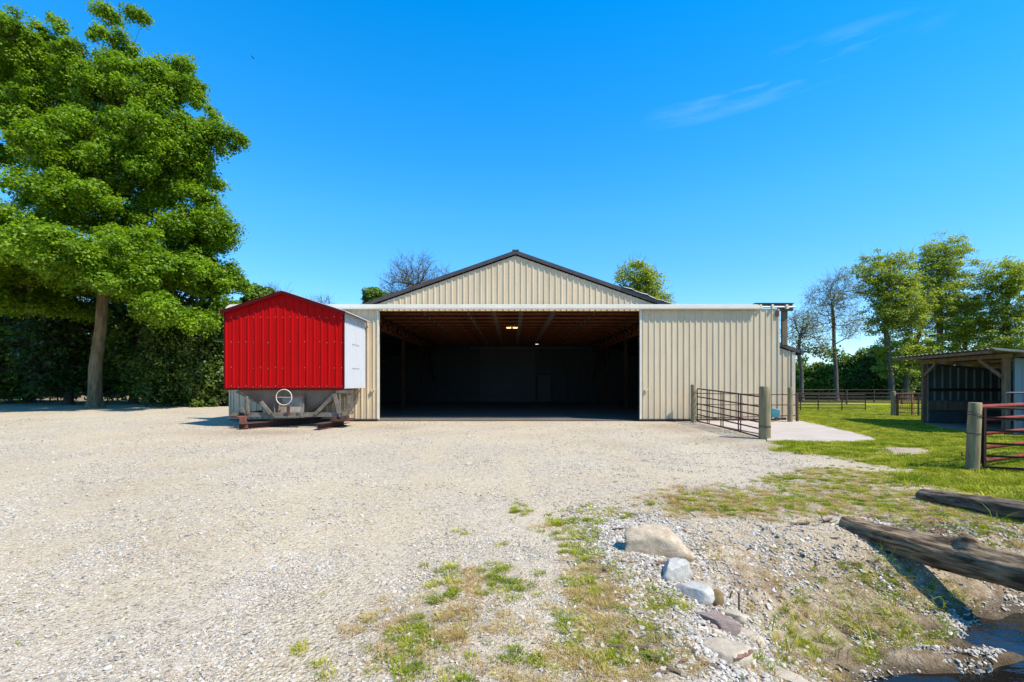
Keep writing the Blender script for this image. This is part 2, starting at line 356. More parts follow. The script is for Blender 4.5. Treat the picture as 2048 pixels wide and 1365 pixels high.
def masks(x, y, z):
    """green, dry, soil cover at ground points"""
    px, py = proj(x, y, z)
    g = np.zeros(x.shape); dr = g.copy(); so = g.copy()
    for (a, b, rx, ry, gg, dd, s) in PA:
        e = ((px-a)/(rx*1.15))**2+((py-b)/(ry*1.15))**2
        k = np.clip(1.3*np.exp(-.85*e)-.05, 0, 1)
        g = np.maximum(g, gg*k); dr = np.maximum(dr, dd*k); so = np.maximum(so, s*k)
    edge = 6.5+.35*np.sin(y*1.7)+.25*np.sin(y*4.1+1)
    lawn = ss(-.5, .7, x-edge)*(y > 4.6)
    inpad = pad_inside(x, y, .05)
    ux, uy = -.2427, -.9701; da = (x-15.35)*ux+(y-17.0)*uy; db = (x-15.35)*.9701+(y-17.0)*(-.2427)
    inshed = (da > -.1) & (da < 4.1) & (db > -.28-.14*da) & (db < 3.4)
    inbarn = (np.abs(x-.14) < 11.0) & (y > 17.7) & (y < 35.5)
    lawn = np.where(inpad | inbarn, 0, lawn)
    front = ss(-.4, .5, x-11.2)*(y > 17)+ ((y > 36) & (x > -11))*1.0+(y > 75)*1.0
    lawn = np.where((y > 17.0), np.clip(np.maximum(front, 0), 0, 1), lawn)
    lawn = np.where(inbarn | inshed, 0, lawn)
    strip = (y > 11.6) & (y < 17.9) & (x < 9.0)
    lawn = np.where(strip, 0, lawn)
    left = ss(29, 31, y)*(x < -11)*(y < 75)  # shade under the left trees, put into the ground as soil colour
    # worn spots in the lawn
    worn = 1.3*np.exp(-(((px-1795)/85)**2+((py-903)/10)**2))+.8*np.exp(-(((px-1700)/60)**2+((py-915)/12)**2))+.5*np.exp(-(((px-1960)/25)**2+((py-950)/8)**2))
    g = np.maximum(g, lawn*(1-np.clip(worn*1.3, 0, .95))); so = np.maximum(so, lawn*.8)
    worn = worn*(lawn > .2)
    g = np.maximum(g, left*.25); so = np.maximum(so*(1-.7*np.clip(worn, 0, 1)), np.maximum(left, worn*.35))
    d, wd = shore(x, y)
    so = np.maximum(so, np.clip(1.15-np.abs(d)/wd, 0, 1)*.95*(d > 0))
    so = np.where(d < -.02, 1, so)
    return g, dr, np.clip(so, 0, 1), lawn, d
PAD = [gpt(1534, 884), gpt(1640, 887), gpt(1725, 886), gpt(1752, 882), gpt(1735, 874), gpt(1695, 864), gpt(1650, 854), gpt(1606, 844.5), gpt(1588, 842.3), (7.15, 17.75, 0), (7.2, 15, 0), (7.25, 13.4, 0), (6.9, 12.3, 0)]
def pad_inside(x, y, grow=0):
    x = np.asarray(x, float); y = np.asarray(y, float); ins = np.zeros(x.shape, bool)
    P = PAD
    for i in range(len(P)):
        x1, y1 = P[i][:2]; x2, y2 = P[i-1][:2]
        c = ((y1 > y) != (y2 > y)) & (x < (x2-x1)*(y-y1)/((y2-y1) or 1e-9)+x1)
        ins ^= c
    return ins

def axis(lo, a, b, hi, step, g=1.08):
    mid = list(np.arange(a, b+1e-6, step)); out = list(mid); s = step; v = b
    while v < hi: s *= g; v += s; out.append(v)
    s = step; v = a; pre = []
    while v > lo: s *= g; v -= s; pre.append(v)
    return np.array(pre[::-1]+out)
def build_ground():
    xs = axis(-900, -6, 8.5, 900, .055); ys = axis(-300, 1.6, 9.5, 1500, .045)
    X, Y = np.meshgrid(xs, ys); nx, ny = len(xs), len(ys)
    Z = height(X, Y)
    near = ss(14, 8, Y)*ss(14, 9, np.abs(X)) if False else np.clip((12-Y)/4, 0, 1)
    rough = np.zeros(X.shape)
    idx = np.argwhere((Y > 1.5) & (Y < 10) & (np.abs(X) < 9))
    for i, j in idx: rough[i, j] = mn.noise(Vector((X[i, j]*7, Y[i, j]*7, 0)))*.5+mn.noise(Vector((X[i, j]*2.2, Y[i, j]*2.2, 3)))
    d, wd = shore(X, Y)
    Z = Z+rough*(.006+.02*np.clip(1-np.abs(d)/wd, 0, 1)+.035*np.exp(-(d/.3)**2))
    g, dr, so, lawn, d = masks(X, np.maximum(Y, .3), Z)
    behind = Y < .5
    g = np.where(behind, 0, g); so = np.where(behind, 0, so); dr = np.where(behind, 0, dr)
    me = bpy.data.meshes.new('ground')
    V = np.stack([X, Y, Z], -1).reshape(-1, 3)
    I = np.arange(nx*ny).reshape(ny, nx)
    Fq = np.stack([I[:-1, :-1], I[:-1, 1:], I[1:, 1:], I[1:, :-1]], -1).reshape(-1, 4)
    bulk(me, V, Fq)
    for nm, a in (('green', np.maximum(g, 0)), ('soil', so), ('lawn', lawn), ('dryc', dr), ('track', tracks(X, Y))):
        at_ = me.attributes.new(nm, 'FLOAT', 'POINT'); at_.data.foreach_set('value', a.reshape(-1).astype(np.float32))
    o = link('ground', me, ground_mat(), None, True); tag(o, kind='structure'); return o
def bulk(me, V, Fq):
    V = np.asarray(V, np.float32); Fq = np.asarray(Fq, np.int32); k = Fq.shape[1]
    me.vertices.add(len(V)); me.vertices.foreach_set('co', V.reshape(-1))
    me.loops.add(Fq.size); me.loops.foreach_set('vertex_index', Fq.reshape(-1))
    me.polygons.add(len(Fq)); me.polygons.foreach_set('loop_start', np.arange(0, Fq.size, k, dtype=np.int32))
    me.polygons.foreach_set('loop_total', np.full(len(Fq), k, np.int32))
    me.update(calc_edges=True); me.validate()
def ground_mat():
    m, t, p = nmat('ground_cover')
    geo = t.nodes.new('ShaderNodeNewGeometry'); pos = geo.outputs['Position']
    def att(n):
        a = t.nodes.new('ShaderNodeAttribute'); a.attribute_name = n; return a.outputs['Fac']
    def vor(scale, feat='F1'):
        v = t.nodes.new('ShaderNodeTexVoronoi'); v.feature = feat; v.inputs['Scale'].default_value = scale; v.inputs['Randomness'].default_value = 1
        t.links.new(pos, v.inputs['Vector']); return v
    v1 = vor(85); v2 = vor(38)
    def cellcol(v, stops):
        s = t.nodes.new('ShaderNodeSeparateColor'); t.links.new(v.outputs['Color'], s.inputs[0]); return ramp(t, s.outputs[0], stops)
    peb = [(0, (0.076,0.061,0.047)), (.10, (0.255,0.213,0.160)), (.35, (0.391,0.332,0.254)), (.65, (0.484,0.418,0.328)), (.82, (0.468,0.340,0.195)), (1, (0.612,0.549,0.460))]
    c1 = cellcol(v1, peb); c2 = cellcol(v2, peb)
    dust = ramp(t, tnoise(t, pos, 30, 6, .7), [(.3, (0.383,0.299,0.199)), (.7, (0.493,0.398,0.277))])
    n1 = tnoise(t, pos, 1.1, 6, .62); n2 = tnoise(t, pos, .33, 5, .6)
    # tracks where wheels pressed the gravel fine
    stony = ramp(t, n1, [(.40, (0,0,0)), (.56, (1,1,1))])
    base = mixc(t, .7, dust, c1)
    base = mixc(t, math_(t, 'MULTIPLY', stony, .7), base, c2)
    trf = math_(t, 'MULTIPLY', att('track'), ramp(t, tnoise(t, pos, 2.5, 6, .6), [(.3, (.12,.12,.12)), (.6, (.6,.6,.6))]))
    base = mixc(t, trf, base, dust)
    base = mixc(t, .42, base, ramp(t, n2, [(.36, (.44,.36,.25)), (.5, (.46,.41,.325)), (.62, (.50,.46,.39))]))
    sp1 = ramp(t, tnoise(t, pos, 33, 3, .6), [(.36, (.30,.27,.23)), (.44, (1,1,1))]); base = mixc(t, .85, base, sp1, 'MULTIPLY')
    sp2 = ramp(t, tnoise(t, pos, 11, 6, .75), [(.38, (.62,.60,.57)), (.52, (1,1,1)), (.68, (1.0,1.0,1.0))]); base = mixc(t, .6, base, sp2, 'MULTIPLY'); base = mixc(t, 1.0, base, (1.03,.985,.92), 'MULTIPLY')
    sp3 = ramp(t, tnoise(t, pos, 60, 2, .5), [(.55, (0,0,0)), (.66, (1,1,1))]); base = mixc(t, math_(t, 'MULTIPLY', sp3, .5), base, (.70,.66,.58))
    yd = ramp(t, tnoise(t, pos, .55, 6, .65), [(.42, (0,0,0)), (.62, (1,1,1))]); base = mixc(t, math_(t, 'MULTIPLY', yd, .30), base, (.62,.49,.30))
    soilc = ramp(t, tnoise(t, pos, 5, 8, .7), [(.3, (.095,.055,.03)), (.5, (.185,.12,.068)), (.7, (.31,.225,.14))])
    soilf = math_(t, 'MULTIPLY', att('soil'), ramp(t, tnoise(t, pos, 6, 7, .7), [(.32, (.25,.25,.25)), (.6, (1,1,1))]))
    c = mixc(t, soilf, base, soilc)
    # lawn: seen from afar as short turf
    gn = ramp(t, tnoise(t, pos, 14, 8, .75), [(.3, (0.125,0.177,0.002)), (.5, (0.275,0.319,0.003)), (.7, (0.450,0.425,0.008))])
    gl = ramp(t, tnoise(t, pos, .7, 5, .6), [(.35, (0.250,0.295,0.003)), (.6, (0.425,0.401,0.010)), (.75, (0.525,0.425,0.042))])
    gc = mixc(t, .4, gn, gl); gc = mixc(t, ramp(t, tnoise(t, pos, 1.3, 6, .7), [(.55, (0,0,0)), (.75, (.6,.6,.6))]), gc, (.40,.33,.13)); gc = mixc(t, .7, gc, ramp(t, tnoise(t, pos, 3.2, 7, .75), [(.36, (.42,.50,.42)), (.5, (1,1,1)), (.66, (1.0,1.0,1.0))]), 'MULTIPLY')
    gf = math_(t, 'MULTIPLY', att('lawn'), ramp(t, math_(t, 'ADD', math_(t, 'MULTIPLY', att('green'), 1.1), math_(t, 'MULTIPLY', tnoise(t, pos, 4, 7, .7), .9)), [(.62, (0,0,0)), (.95, (1,1,1))]))
    c = mixc(t, gf, c, gc)
    zz = t.nodes.new('ShaderNodeSeparateXYZ'); t.links.new(pos, zz.inputs[0])
    wet = t.nodes.new('ShaderNodeMapRange'); wet.inputs[1].default_value = WATER+.10; wet.inputs[2].default_value = WATER+.015
    t.links.new(math_(t, 'ADD', zz.outputs['Z'], math_(t, 'MULTIPLY', tnoise(t, pos, 5, 5, .7), .07)), wet.inputs[0])
    wet.inputs[1].default_value += .035; wet.inputs[2].default_value += .035
    c = mixc(t, math_(t, 'MULTIPLY', wet.outputs[0], .85), c, (.055,.040,.024))
    t.links.new(c, p.inputs['Base Color']); p.inputs['Roughness'].default_value = .95; p.inputs['Specular IOR Level'].default_value = .05
    h = math_(t, 'ADD', math_(t, 'MULTIPLY', v1.outputs['Distance'], -.45), math_(t, 'MULTIPLY', math_(t, 'MULTIPLY', v2.outputs['Distance'], stony), -1.0))
    h = math_(t, 'ADD', h, math_(t, 'MULTIPLY', tnoise(t, pos, 9, 9, .75), .9))
    b = t.nodes.new('ShaderNodeBump'); b.inputs['Strength'].default_value = .85; b.inputs['Distance'].default_value = .02
    t.links.new(h, b.inputs['Height']); t.links.new(b.outputs[0], p.inputs['Normal'])
    return m
build_ground()

# concrete pad
def pad():
    n = len(PAD); vs = [(x, y, .035) for x, y, z in PAD]+[(x, y, -.12) for x, y, z in PAD]
    fs = [tuple(range(n))]+[(i, (i+1) % n, n+(i+1) % n, n+i)[::-1] for i in range(n)]
    me = bpy.data.meshes.new('concrete_pad'); me.from_pydata(vs, [], fs); me.update()
    bm = bmesh.new(); bm.from_mesh(me); bmesh.ops.recalc_face_normals(bm, faces=bm.faces[:]); bm.to_mesh(me)
    tag(link('concrete_pad', me, M['concrete']), kind='structure')
pad()

# water
def water():
    m, t, p = nmat('creek_water')
    p.inputs['Base Color'].default_value = (.010,.009,.008,1); p.inputs['Roughness'].default_value = .03; p.inputs['IOR'].default_value = 1.33
    p.inputs['Specular IOR Level'].default_value = .8
    b = t.nodes.new('ShaderNodeBump'); b.inputs['Strength'].default_value = .25; b.inputs['Distance'].default_value = .02
    t.links.new(tnoise(t, objvec(t, (1,3,1)), 6, 3), b.inputs['Height']); t.links.new(b.outputs[0], p.inputs['Normal'])
    tr = t.nodes.new('ShaderNodeBsdfTransparent'); tr.inputs[0].default_value = (.42,.28,.10,1)
    ms = t.nodes.new('ShaderNodeMixShader'); ms.inputs[0].default_value = .20
    t.links.new(p.outputs[0], ms.inputs[1]); t.links.new(tr.outputs[0], ms.inputs[2]); t.links.new(ms.outputs[0], t.nodes['Material Output'].inputs['Surface'])
    mb = MB(); mb.add([(1.6,-3,WATER),(17,-3,WATER),(17,4.9,WATER),(1.6,4.6,WATER)], [(0,1,2,3)])
    tag(mb.build('creek_water', m), kind='structure')
water()

# ------------------------------------------------------------------ ribbed sheet
def ribbed(mb, x0, x1, y, z0, z1, pitch=.229, rh=.027, back=.045, face=-1, axis='x', minor=True, off=0.0):
    """closed ribbed sheet; z0/z1 numbers or functions of the running coordinate. face=-1: ribs stick out to -y (or -x)"""
    f0 = z0 if callable(z0) else (lambda s: z0); f1 = z1 if callable(z1) else (lambda s: z1)
    pts = [(x0, 0)]; k = math.ceil((x0-off)/pitch)-1
    while True:
        c = off+k*pitch
        if c-.04 > x1: break
        for s, h in ((-.034, 0), (-.018, rh), (.018, rh), (.034, 0)): pts.append((c+s, h))
        if minor:
            for q in (.33, .66):
                for s, h in ((-.012, 0), (0, rh*.09), (.012, 0)): pts.append((c+pitch*q+s, h))
        k += 1
    pts.append((x1, 0)); pts = sorted([p for p in pts if x0 <= p[0] <= x1])
    n = len(pts); vs = []
    def P(s, d, z): return (s, y+face*d, z) if axis == 'x' else (y+face*d, s, z)
    for s, h in pts:
        vs += [P(s, h, f0(s)), P(s, h, f1(s)), P(s, -back, f0(s)), P(s, -back, f1(s))]
    fs = []
    for i in range(n-1):
        a = i*4; b = a+4
        fs += [(a, b, b+1, a+1), (a+2, a+3, b+3, b+2), (a+1, b+1, b+3, a+3), (a, a+2, b+2, b)]
    fs += [(0, 1, 3, 2), ((n-1)*4, (n-1)*4+2, (n-1)*4+3, (n-1)*4+1)]
    if (face == 1) != (axis == 'y'): fs = [f[::-1] for f in fs]
    mb.add(vs, fs)

# ------------------------------------------------------------------ barn
BX = .14; BY = 18.05; BB = 35.2; HW = 10.95; PK = 6.72; SL = .349
def roofz(x): return PK-.17-abs(x-BX)*SL
barn = empty('pole_barn', (BX, BY, 0), 'wide tan steel pole barn with a dark open doorway and brown roof edge', 'barn')
# gable wall over the opening and side walls behind the sliding doors
OL, OR_ = -5.26, 5.06
mb = MB(); ribbed(mb, BX-HW, BX+HW, BY, lambda s: 4.36 if OL-.2 < s < OR_+.2 else 4.36, lambda s: max(4.361, roofz(s)), off=BX)
mb.build('gable_wall', M['tan'], barn)
mb = MB(); ribbed(mb, BX-HW, OL, BY, .02, lambda s: min(4.36, roofz(s)), off=BX); mb.build('front_wall', M['tan'], barn)
mb = MB(); ribbed(mb, OR_, BX+HW, BY, .02, lambda s: min(4.36, roofz(s)), off=BX+.08); mb.build('front_wall', M['tan'], barn)
mb = MB(); mb.box(BX+HW-.01, BX+HW+.12, BY-.05, BY+.12, .02, roofz(BX+HW)); mb.build('corner_trim', M['tan_trim'], barn)
mb = MB(); mb.box(BX-HW-.12, BX-HW+.01, BY-.05, BY+.12, .02, roofz(BX-HW)); mb.build('corner_trim', M['tan_trim'], barn)
for sx in (-1, 1):
    mb = MB(); ribbed(mb, BY+.12, BB, BX+sx*HW, .02, roofz(BX+HW)+.125, axis='y', face=sx); mb.build('side_wall', M['tan'], barn)
# back wall: ribbed sheet with the interior's shade put into its colour
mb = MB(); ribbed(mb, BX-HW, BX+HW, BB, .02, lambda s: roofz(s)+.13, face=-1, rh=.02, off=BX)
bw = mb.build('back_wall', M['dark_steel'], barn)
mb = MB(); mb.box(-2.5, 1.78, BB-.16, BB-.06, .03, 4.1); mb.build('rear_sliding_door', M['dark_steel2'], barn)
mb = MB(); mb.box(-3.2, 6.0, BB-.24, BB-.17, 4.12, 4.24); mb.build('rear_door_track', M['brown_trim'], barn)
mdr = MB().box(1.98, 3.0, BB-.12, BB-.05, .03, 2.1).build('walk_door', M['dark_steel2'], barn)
mb = MB(); mb.box(1.90, 1.975, BB-.14, BB-.05, .03, 2.18); mb.box(3.005, 3.08, BB-.14, BB-.05, .03, 2.18); mb.box(1.98, 3.0, BB-.14, BB-.05, 2.105, 2.18); mb.build('door_frame', M['black'], mdr)
MB().box(2.06, 2.12, BB-.18, BB-.12, 1.0, 1.06).build('door_knob', M['silver'], mdr)
# roof
mb = MB()
for sx in (-1, 1):
    e = BX+sx*(HW+.35); t0 = PK; ze = PK-(HW+.35)*SL
    p = [(BX, BY-.06, t0), (e, BY-.06, ze), (e, BB+.3, ze), (BX, BB+.3, t0)]
    q = [(a, b, c-.035) for a, b, c in p]
    if sx < 0: p = p[::-1]; q = q[::-1]
    mb.add(q+p, [(0,3,2,1),(4,5,6,7),(0,1,5,4),(1,2,6,5),(2,3,7,6),(3,0,4,7)])
mb.build('roof', M['brown_trim'], barn)
mb = MB()
for sx in (-1, 1):
    e = BX+sx*(HW+.36); ze = PK-(HW+.36)*SL
    for (yy, th, dz) in ((BY-.095, .035, .02),):
        a = (BX, yy, PK); 
        vs = [(BX, yy, PK+.025), (e, yy, ze+.025), (e, yy, ze-.125), (BX, yy, PK-.125), (BX, yy+.04, PK+.025), (e, yy+.04, ze+.025), (e, yy+.04, ze-.125), (BX, yy+.04, PK-.125)]
        fs = [(0,3,2,1),(4,5,6,7),(0,1,5,4),(1,2,6,5),(2,3,7,6),(3,0,4,7)]
        if sx < 0: fs = [f[::-1] for f in fs]
        mb.add(vs, fs)
mb.box(BX-.13, BX+.13, BY-.11, BB+.3, PK+.0, PK+.045)
mb.build('rake_trim', M['brown_trim'], barn)
# storm-bent flashing on the right slope
def bent_flash():
    vs = []; fs = []; n = 40
    for i in range(n+1):
        t = i/n; x = BX+4.2+t*1.9; z = PK-(x-BX)*SL
        b = math.sin(t*math.pi)*(.035+.022*math.sin(t*15)+.03*math.sin(t*6+1))
        for (dy, dz) in ((-.14, .0+b*1.0), (-.10, .03+b*1.3), (.02, .03+b), (.16, .02)):
            vs.append((x+.02*math.sin(t*40), BY+dy, z+dz+.03))
    for i in range(n):
        for j in range(3): a = i*4+j; fs.append((a, a+4, a+5, a+1))
    me = bpy.data.meshes.new('bent_flashing'); me.from_pydata(vs, [], fs); me.update()
    o = link('bent_flashing', me, M['silver'], barn, True); md = o.modifiers.new('thick', 'SOLIDIFY'); md.thickness = .008
    tag(o, 'crumpled silver flashing lifted off the roof edge')
bent_flash()
# eave trim
for sx in (-1, 1):
    e = BX+sx*(HW+.33); ze = PK-(HW+.36)*SL
    MB().box(e-.03, e+.07, BY-.12, BB+.3, ze-.16, ze+.01).build('eave_trim', M['brown_trim'], barn)
# sliding doors
DY = 17.80
def sliding_door(x0, x1, inner):
    d = MB(); ribbed(d, x0, x1, DY, .10, 4.40, off=x0+.11, back=.05)
    o = d.build('sliding_door', M['tan'], barn)
    f = MB(); xi = x1 if inner == 'r' else x0
    f.box(xi-.035, xi+.035, DY-.04, DY+.07, .09, 4.40); f.build('edge_trim', M['white_trim'], o)
    xo = x0 if inner == 'r' else x1
    f = MB(); f.box(xo-.03, xo+.03, DY-.035, DY+.065, .09, 4.40); f.build('edge_trim', M['tan_trim'], o)
    f = MB(); f.box(min(x0, x1), max(x0, x1), DY-.045, DY+.06, .045, .098); f.build('bottom_rail', M['brown_trim'], o)
    h = MB(); xh = xi-.2 if inner == 'r' else xi+.2
    h.box(xh-.07, xh+.07, DY-.10, DY-.02, 1.22, 1.25); h.box(xh-.03, xh+.0, DY-.10, DY-.02, 1.14, 1.22); h.box(xh+.05, xh+.065, DY-.07, DY-.02, 1.19, 1.31)
    h.build('latch', M['white_trim'], o)
    return o
sliding_door(-11.03, -5.24, 'r')
sliding_door(5.03, 10.42, 'l')
# track cover across the front
mb = MB(); x0, x1 = -11.05, 9.62; z0, z1 = 4.36, 4.575
prof = [(-.16, z0), (-.17, z0+.05), (-.165, z1-.03), (-.02, z1), (.05, z1), (.05, z0+.14), (-.14, z0+.12), (-.14, z0)]
n = len(prof); vs = []; 
for k, x in enumerate((x0, x0+.12, x1-.13, x1)):
    for i, (y, z) in enumerate(prof):
        zz = z; xx = x
        if k == 0 and z < z0+.1: xx = x0-.05
        if k == 0 and z > z1-.05: xx = x0+.12
        if k == 1: xx = x0+.16
        if k == 3 and z > z1-.05: xx = x1-.10
        vs.append((xx, DY-.02+y, zz))
fs = [(a*n+i, a*n+(i+1) % n, (a+1)*n+(i+1) % n, (a+1)*n+i)[::-1] for a in range(3) for i in range(n)]
fs += [tuple(range(n)), tuple(3*n+i for i in range(n))[::-1]]
mb.add(vs, fs)
th = mb.build('track_cover', M['white_trim'], barn)
mb = MB(); mb.tube([(9.5, DY-.03, 4.47), (11.05, DY-.03, 4.47)], .035, 10)
for xb in (9.7, 10.16, 10.72): mb.box(xb-.045, xb+.045, DY-.13, DY-.0, 4.39, 4.50); mb.box(xb-.05, xb+.03, DY-.10, DY-.02, 4.50, 4.56)
mb.build('door_track', M['white_trim'], barn)
mb = MB(); mb.box(9.55, 11.0, DY+.03, DY+.10, 4.50, 4.60); mb.box(9.50, 11.02, DY-.05, DY+.16, 4.605, 4.63); mb.box(10.45, 11.02, DY+.02, DY+.13, 4.33, 4.46)
mb.build('track_board', M['brown_trim'], barn)
MB().box(10.66, 10.86, DY+.13, DY+.24, 3.0, 4.50).build('track_post', M['wood_grey'], barn)
MB().box(10.3, 10.42, DY-.06, DY-.02, 4.1, 4.33).build('track_bracket', M['rust_dark'], barn)
# interior frame: trusses
TY = [BY+.35+i*1.22 for i in range(14)]
def truss_mesh():
    m = MB(); zb = 4.42; L = 6.0
    m.box(-L, L, -.02, .02, zb, zb+.10)
    def top(x): return PK-.32-abs(x)*SL
    m2 = m; m = MB()
    m.bar((-L, 0, top(L)-.04), (0, 0, top(0)-.04), .04, .14, (0,0,1)); m.bar((L, 0, top(L)-.04), (0, 0, top(0)-.04), .04, .14, (0,0,1))
    for s in (-1, 1):
        q = [(6.0, 0), (4.6, 1), (3.3, 0), (2.1, 1), (.9, 0), (0, 1)]
        for (xa, ta), (xb, tb) in zip(q[:-1], q[1:]):
            m.bar((s*xa, .0, top(xa)-.05 if ta else zb+.07), (s*xb, .0, top(xb)-.05 if tb else zb+.07), .036, .1, (0,0,1))
    return m2, m
proto, webs = truss_mesh(); tme = None
for i, y in enumerate(TY):
    if i == 0:
        o = proto.build('roof_truss', M['wood'], barn); tme = o
        gps = [webs.build('truss_web', M['wood_dim'], o)]; gps[0].location = (0,0,0)  # webs and top chords darkened by colour so the gaps read as shade
        for (cx, ww, hh) in ((1.62, .22, .17), (.25, .20, .15), (-.9, .16, .17), (-2.0, .08, .16), (-3.9, .08, .16), (3.4, .08, .16)):
            gp = MB().box(cx-ww/2, cx+ww/2, -.045, -.022, 4.36+.11-hh/2, 4.36+.11+hh/2).build('gusset_plate', M['gusset'], o); gp.location = (0,0,0); gps.append(gp)
        o.location = (0, y-BY, 0)
    else:
        c = tme.copy(); COL.objects.link(c); c.parent = barn; c.location = (0, y-BY, 0)
        for gp in gps: c2 = gp.copy(); COL.objects.link(c2); c2.parent = c
# girders and interior posts, knee braces
for sx in (-1, 1):
    g = MB(); xg = BX+sx*6.1
    g.box(xg-.06, xg+.06, BY+.1, BB-.3, 3.86, 3.99); g.box(xg-.06, xg+.06, BY+.1, BB-.3, 4.30, 4.41)
    y = BY+.6; k = 0
    while y < BB-1.2:
        g.box(xg-.04, xg+.04, y, y+.09, 3.99, 4.30)
        g.bar((xg, y+.05, 4.0) if k % 2 else (xg, y+.05, 4.29), (xg, y+.85, 4.29) if k % 2 else (xg, y+.85, 4.0), .05, .07, (0,0,1)); y += .9; k += 1
    g.build('girder_truss', M['wood'], barn)
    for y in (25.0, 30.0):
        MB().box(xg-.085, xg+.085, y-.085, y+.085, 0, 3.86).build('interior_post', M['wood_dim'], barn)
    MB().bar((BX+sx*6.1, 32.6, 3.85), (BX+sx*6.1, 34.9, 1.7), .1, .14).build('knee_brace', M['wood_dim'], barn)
for sx in (-1, 1):
    for k in range(1, 17):
        x = BX+sx*k*.61*1.1; z = PK-.04-abs(x-BX)*SL
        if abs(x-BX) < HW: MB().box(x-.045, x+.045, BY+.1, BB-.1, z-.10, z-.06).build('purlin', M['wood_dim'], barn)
mb = MB(); mb.box(OL+.01, OR_-.01, BY+.06, BY+.16, 4.34, 4.52); mb.build('door_header', M['wood'], barn)
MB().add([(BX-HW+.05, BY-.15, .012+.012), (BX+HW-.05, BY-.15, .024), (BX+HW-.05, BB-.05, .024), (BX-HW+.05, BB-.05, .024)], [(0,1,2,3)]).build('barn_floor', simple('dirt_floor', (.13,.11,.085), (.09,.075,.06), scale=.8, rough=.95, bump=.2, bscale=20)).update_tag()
tag(bpy.data.objects['barn_floor'], kind='structure')
# lamps inside
lp = empty('ceiling_lamp', (0.0, 23.6, 4.2), 'twin warm yellow bulb fixture lit under the barn trusses', 'ceiling lamp')
MB().box(-.30, .30, 23.56, 23.66, 4.385, 4.42).build('base', M['white_trim'], lp)
for xx in (-.165, .165):
    MB().tube([(xx-.12, 23.6, 4.35), (xx+.12, 23.6, 4.35)], .032, 10).build('bulb', M['bulb'], lp)
lp2 = empty('ceiling_lamp', (1.75, 32.0, 4.2), 'single pale lamp with dark shade glowing near the back wall', 'ceiling lamp')
a = MB(); a.tube([(1.75, 32, 4.30), (1.75, 32, 4.22)], [.10, .34], 16); a.build('lamp_shade', M['black'], lp2)
MB().tube([(1.75, 32, 4.24), (1.75, 32, 4.19)], [.12, .1], 12).build('bulb', M['bulb2'], lp2)

# ------------------------------------------------------------------ feed wagon with red cover
WY0, WY1 = 15.0, 17.15; WX0, WX1 = -9.45, -5.56; WZ0 = 1.31; WE = 3.86; WPK = 4.50; WC = (WX0+WX1)/2
wag = empty('covered_feed_wagon', (WC, 16.1, 0), 'grey hopper feed wagon under a red gabled metal cover, set on rusty beams', 'feed wagon')
def wz(x): return WPK-abs(x-WC)*(WPK-WE)/(WX1-WC)
mb = MB(); ribbed(mb, WX0, WX1, WY0, WZ0, lambda s: wz(s)-.02, off=WX0+.02, pitch=.2425, rh=.022, back=.03)
fp = mb.build('front_panel', M['red'], wag)
mb = MB()
for zz in (1.36, 1.98, 2.83, 3.66):
    k = 0
    for i in range(16):
        x = WX0+.2+i*.2425
        if zz in (1.98, 2.83) and random.Random(i*7+zz).random() < .35: continue
        if x < WX1-.04 and zz < wz(x)-.1: mb.box(x-.006, x+.006, WY0-.010, WY0-.002, zz-.006+.02*math.sin(i*3+zz), zz+.006+.02*math.sin(i*3+zz))
mb.build('screws', M['white_trim'], fp)
mb = MB(); mb.box(WX0-.03, WX1+.03, WY0-.03, WY0+.02, WZ0-.07, WZ0-.002)
mb.box(WX0-.035, WX0-.002, WY0-.03, WY0+.06, WZ0, WE-.03); mb.box(WX1+.002, WX1+.03, WY0-.03, WY0+.04, WZ0, WE-.03)
mb.build('corner_trim', M['darkred'], wag)
mb = MB(); ribbed(mb, WY0+.045, WY1, WX1, WZ0-.02, WE-.03, axis='y', face=1, pitch=.15, rh=.032, back=.03, minor=False); sp_ = mb.build('side_panel', M['white'], wag)
tag(sp_, 'white corrugated side')
mb = MB(); 
for zz in (1.99, 2.83): mb.box(WX1+.019, WX1+.025, 15.75, 16.55, zz-.008, zz+.008)
mb.build('panel_seam', M['fence_grey'], sp_)
mb = MB(); ribbed(mb, WY0+.045, WY1, WX0, WZ0-.02, WE-.03, axis='y', face=-1, pitch=.115, rh=.018, back=.03, minor=False); mb.build('side_panel', M['white'], wag)
mb = MB(); ribbed(mb, WX0, WX1, WY1, WZ0, lambda s: wz(s)-.02, face=1, off=WX0+.02, pitch=.2425, rh=.018, back=.03); mb.build('rear_panel', M['white'], wag)
mb = MB(); ov = .14
for sx in (-1, 1):
    e = WC+sx*(WX1-WC+(ov if sx < 0 else .2)); ze = wz(e)
    p = [(WC, WY0-.12, WPK), (e, WY0-.12, ze), (e, WY1+.1, ze), (WC, WY1+.1, WPK)]; q = [(a_, b_, c_-.018) for a_, b_, c_ in p]
    if sx < 0: p = p[::-1]; q = q[::-1]
    mb.add([(a_, b_, c_+.012) for a_, b_, c_ in q]+[(a_, b_, c_+.012) for a_, b_, c_ in p], [(0,3,2,1),(4,5,6,7),(0,1,5,4),(1,2,6,5),(2,3,7,6),(3,0,4,7)])
    for k in range(11):   # roof ribs
        yy = WY0-.1+k*.23; mb.bar((WC+sx*.02, yy, WPK+.02), (e, yy, ze+.02), .03, .02)
mb.build('roof', M['white'], wag)
mb = MB()
for sx in (-1, 1):
    e = WC+sx*(WX1-WC+.10); mb.bar((WC, WY0-.135, WPK-(.03 if sx < 0 else .047)), (e, WY0-.135, wz(e)-(.03 if sx < 0 else .047)), .02, .11)
mb.build('rake_trim', M['darkred'], wag)
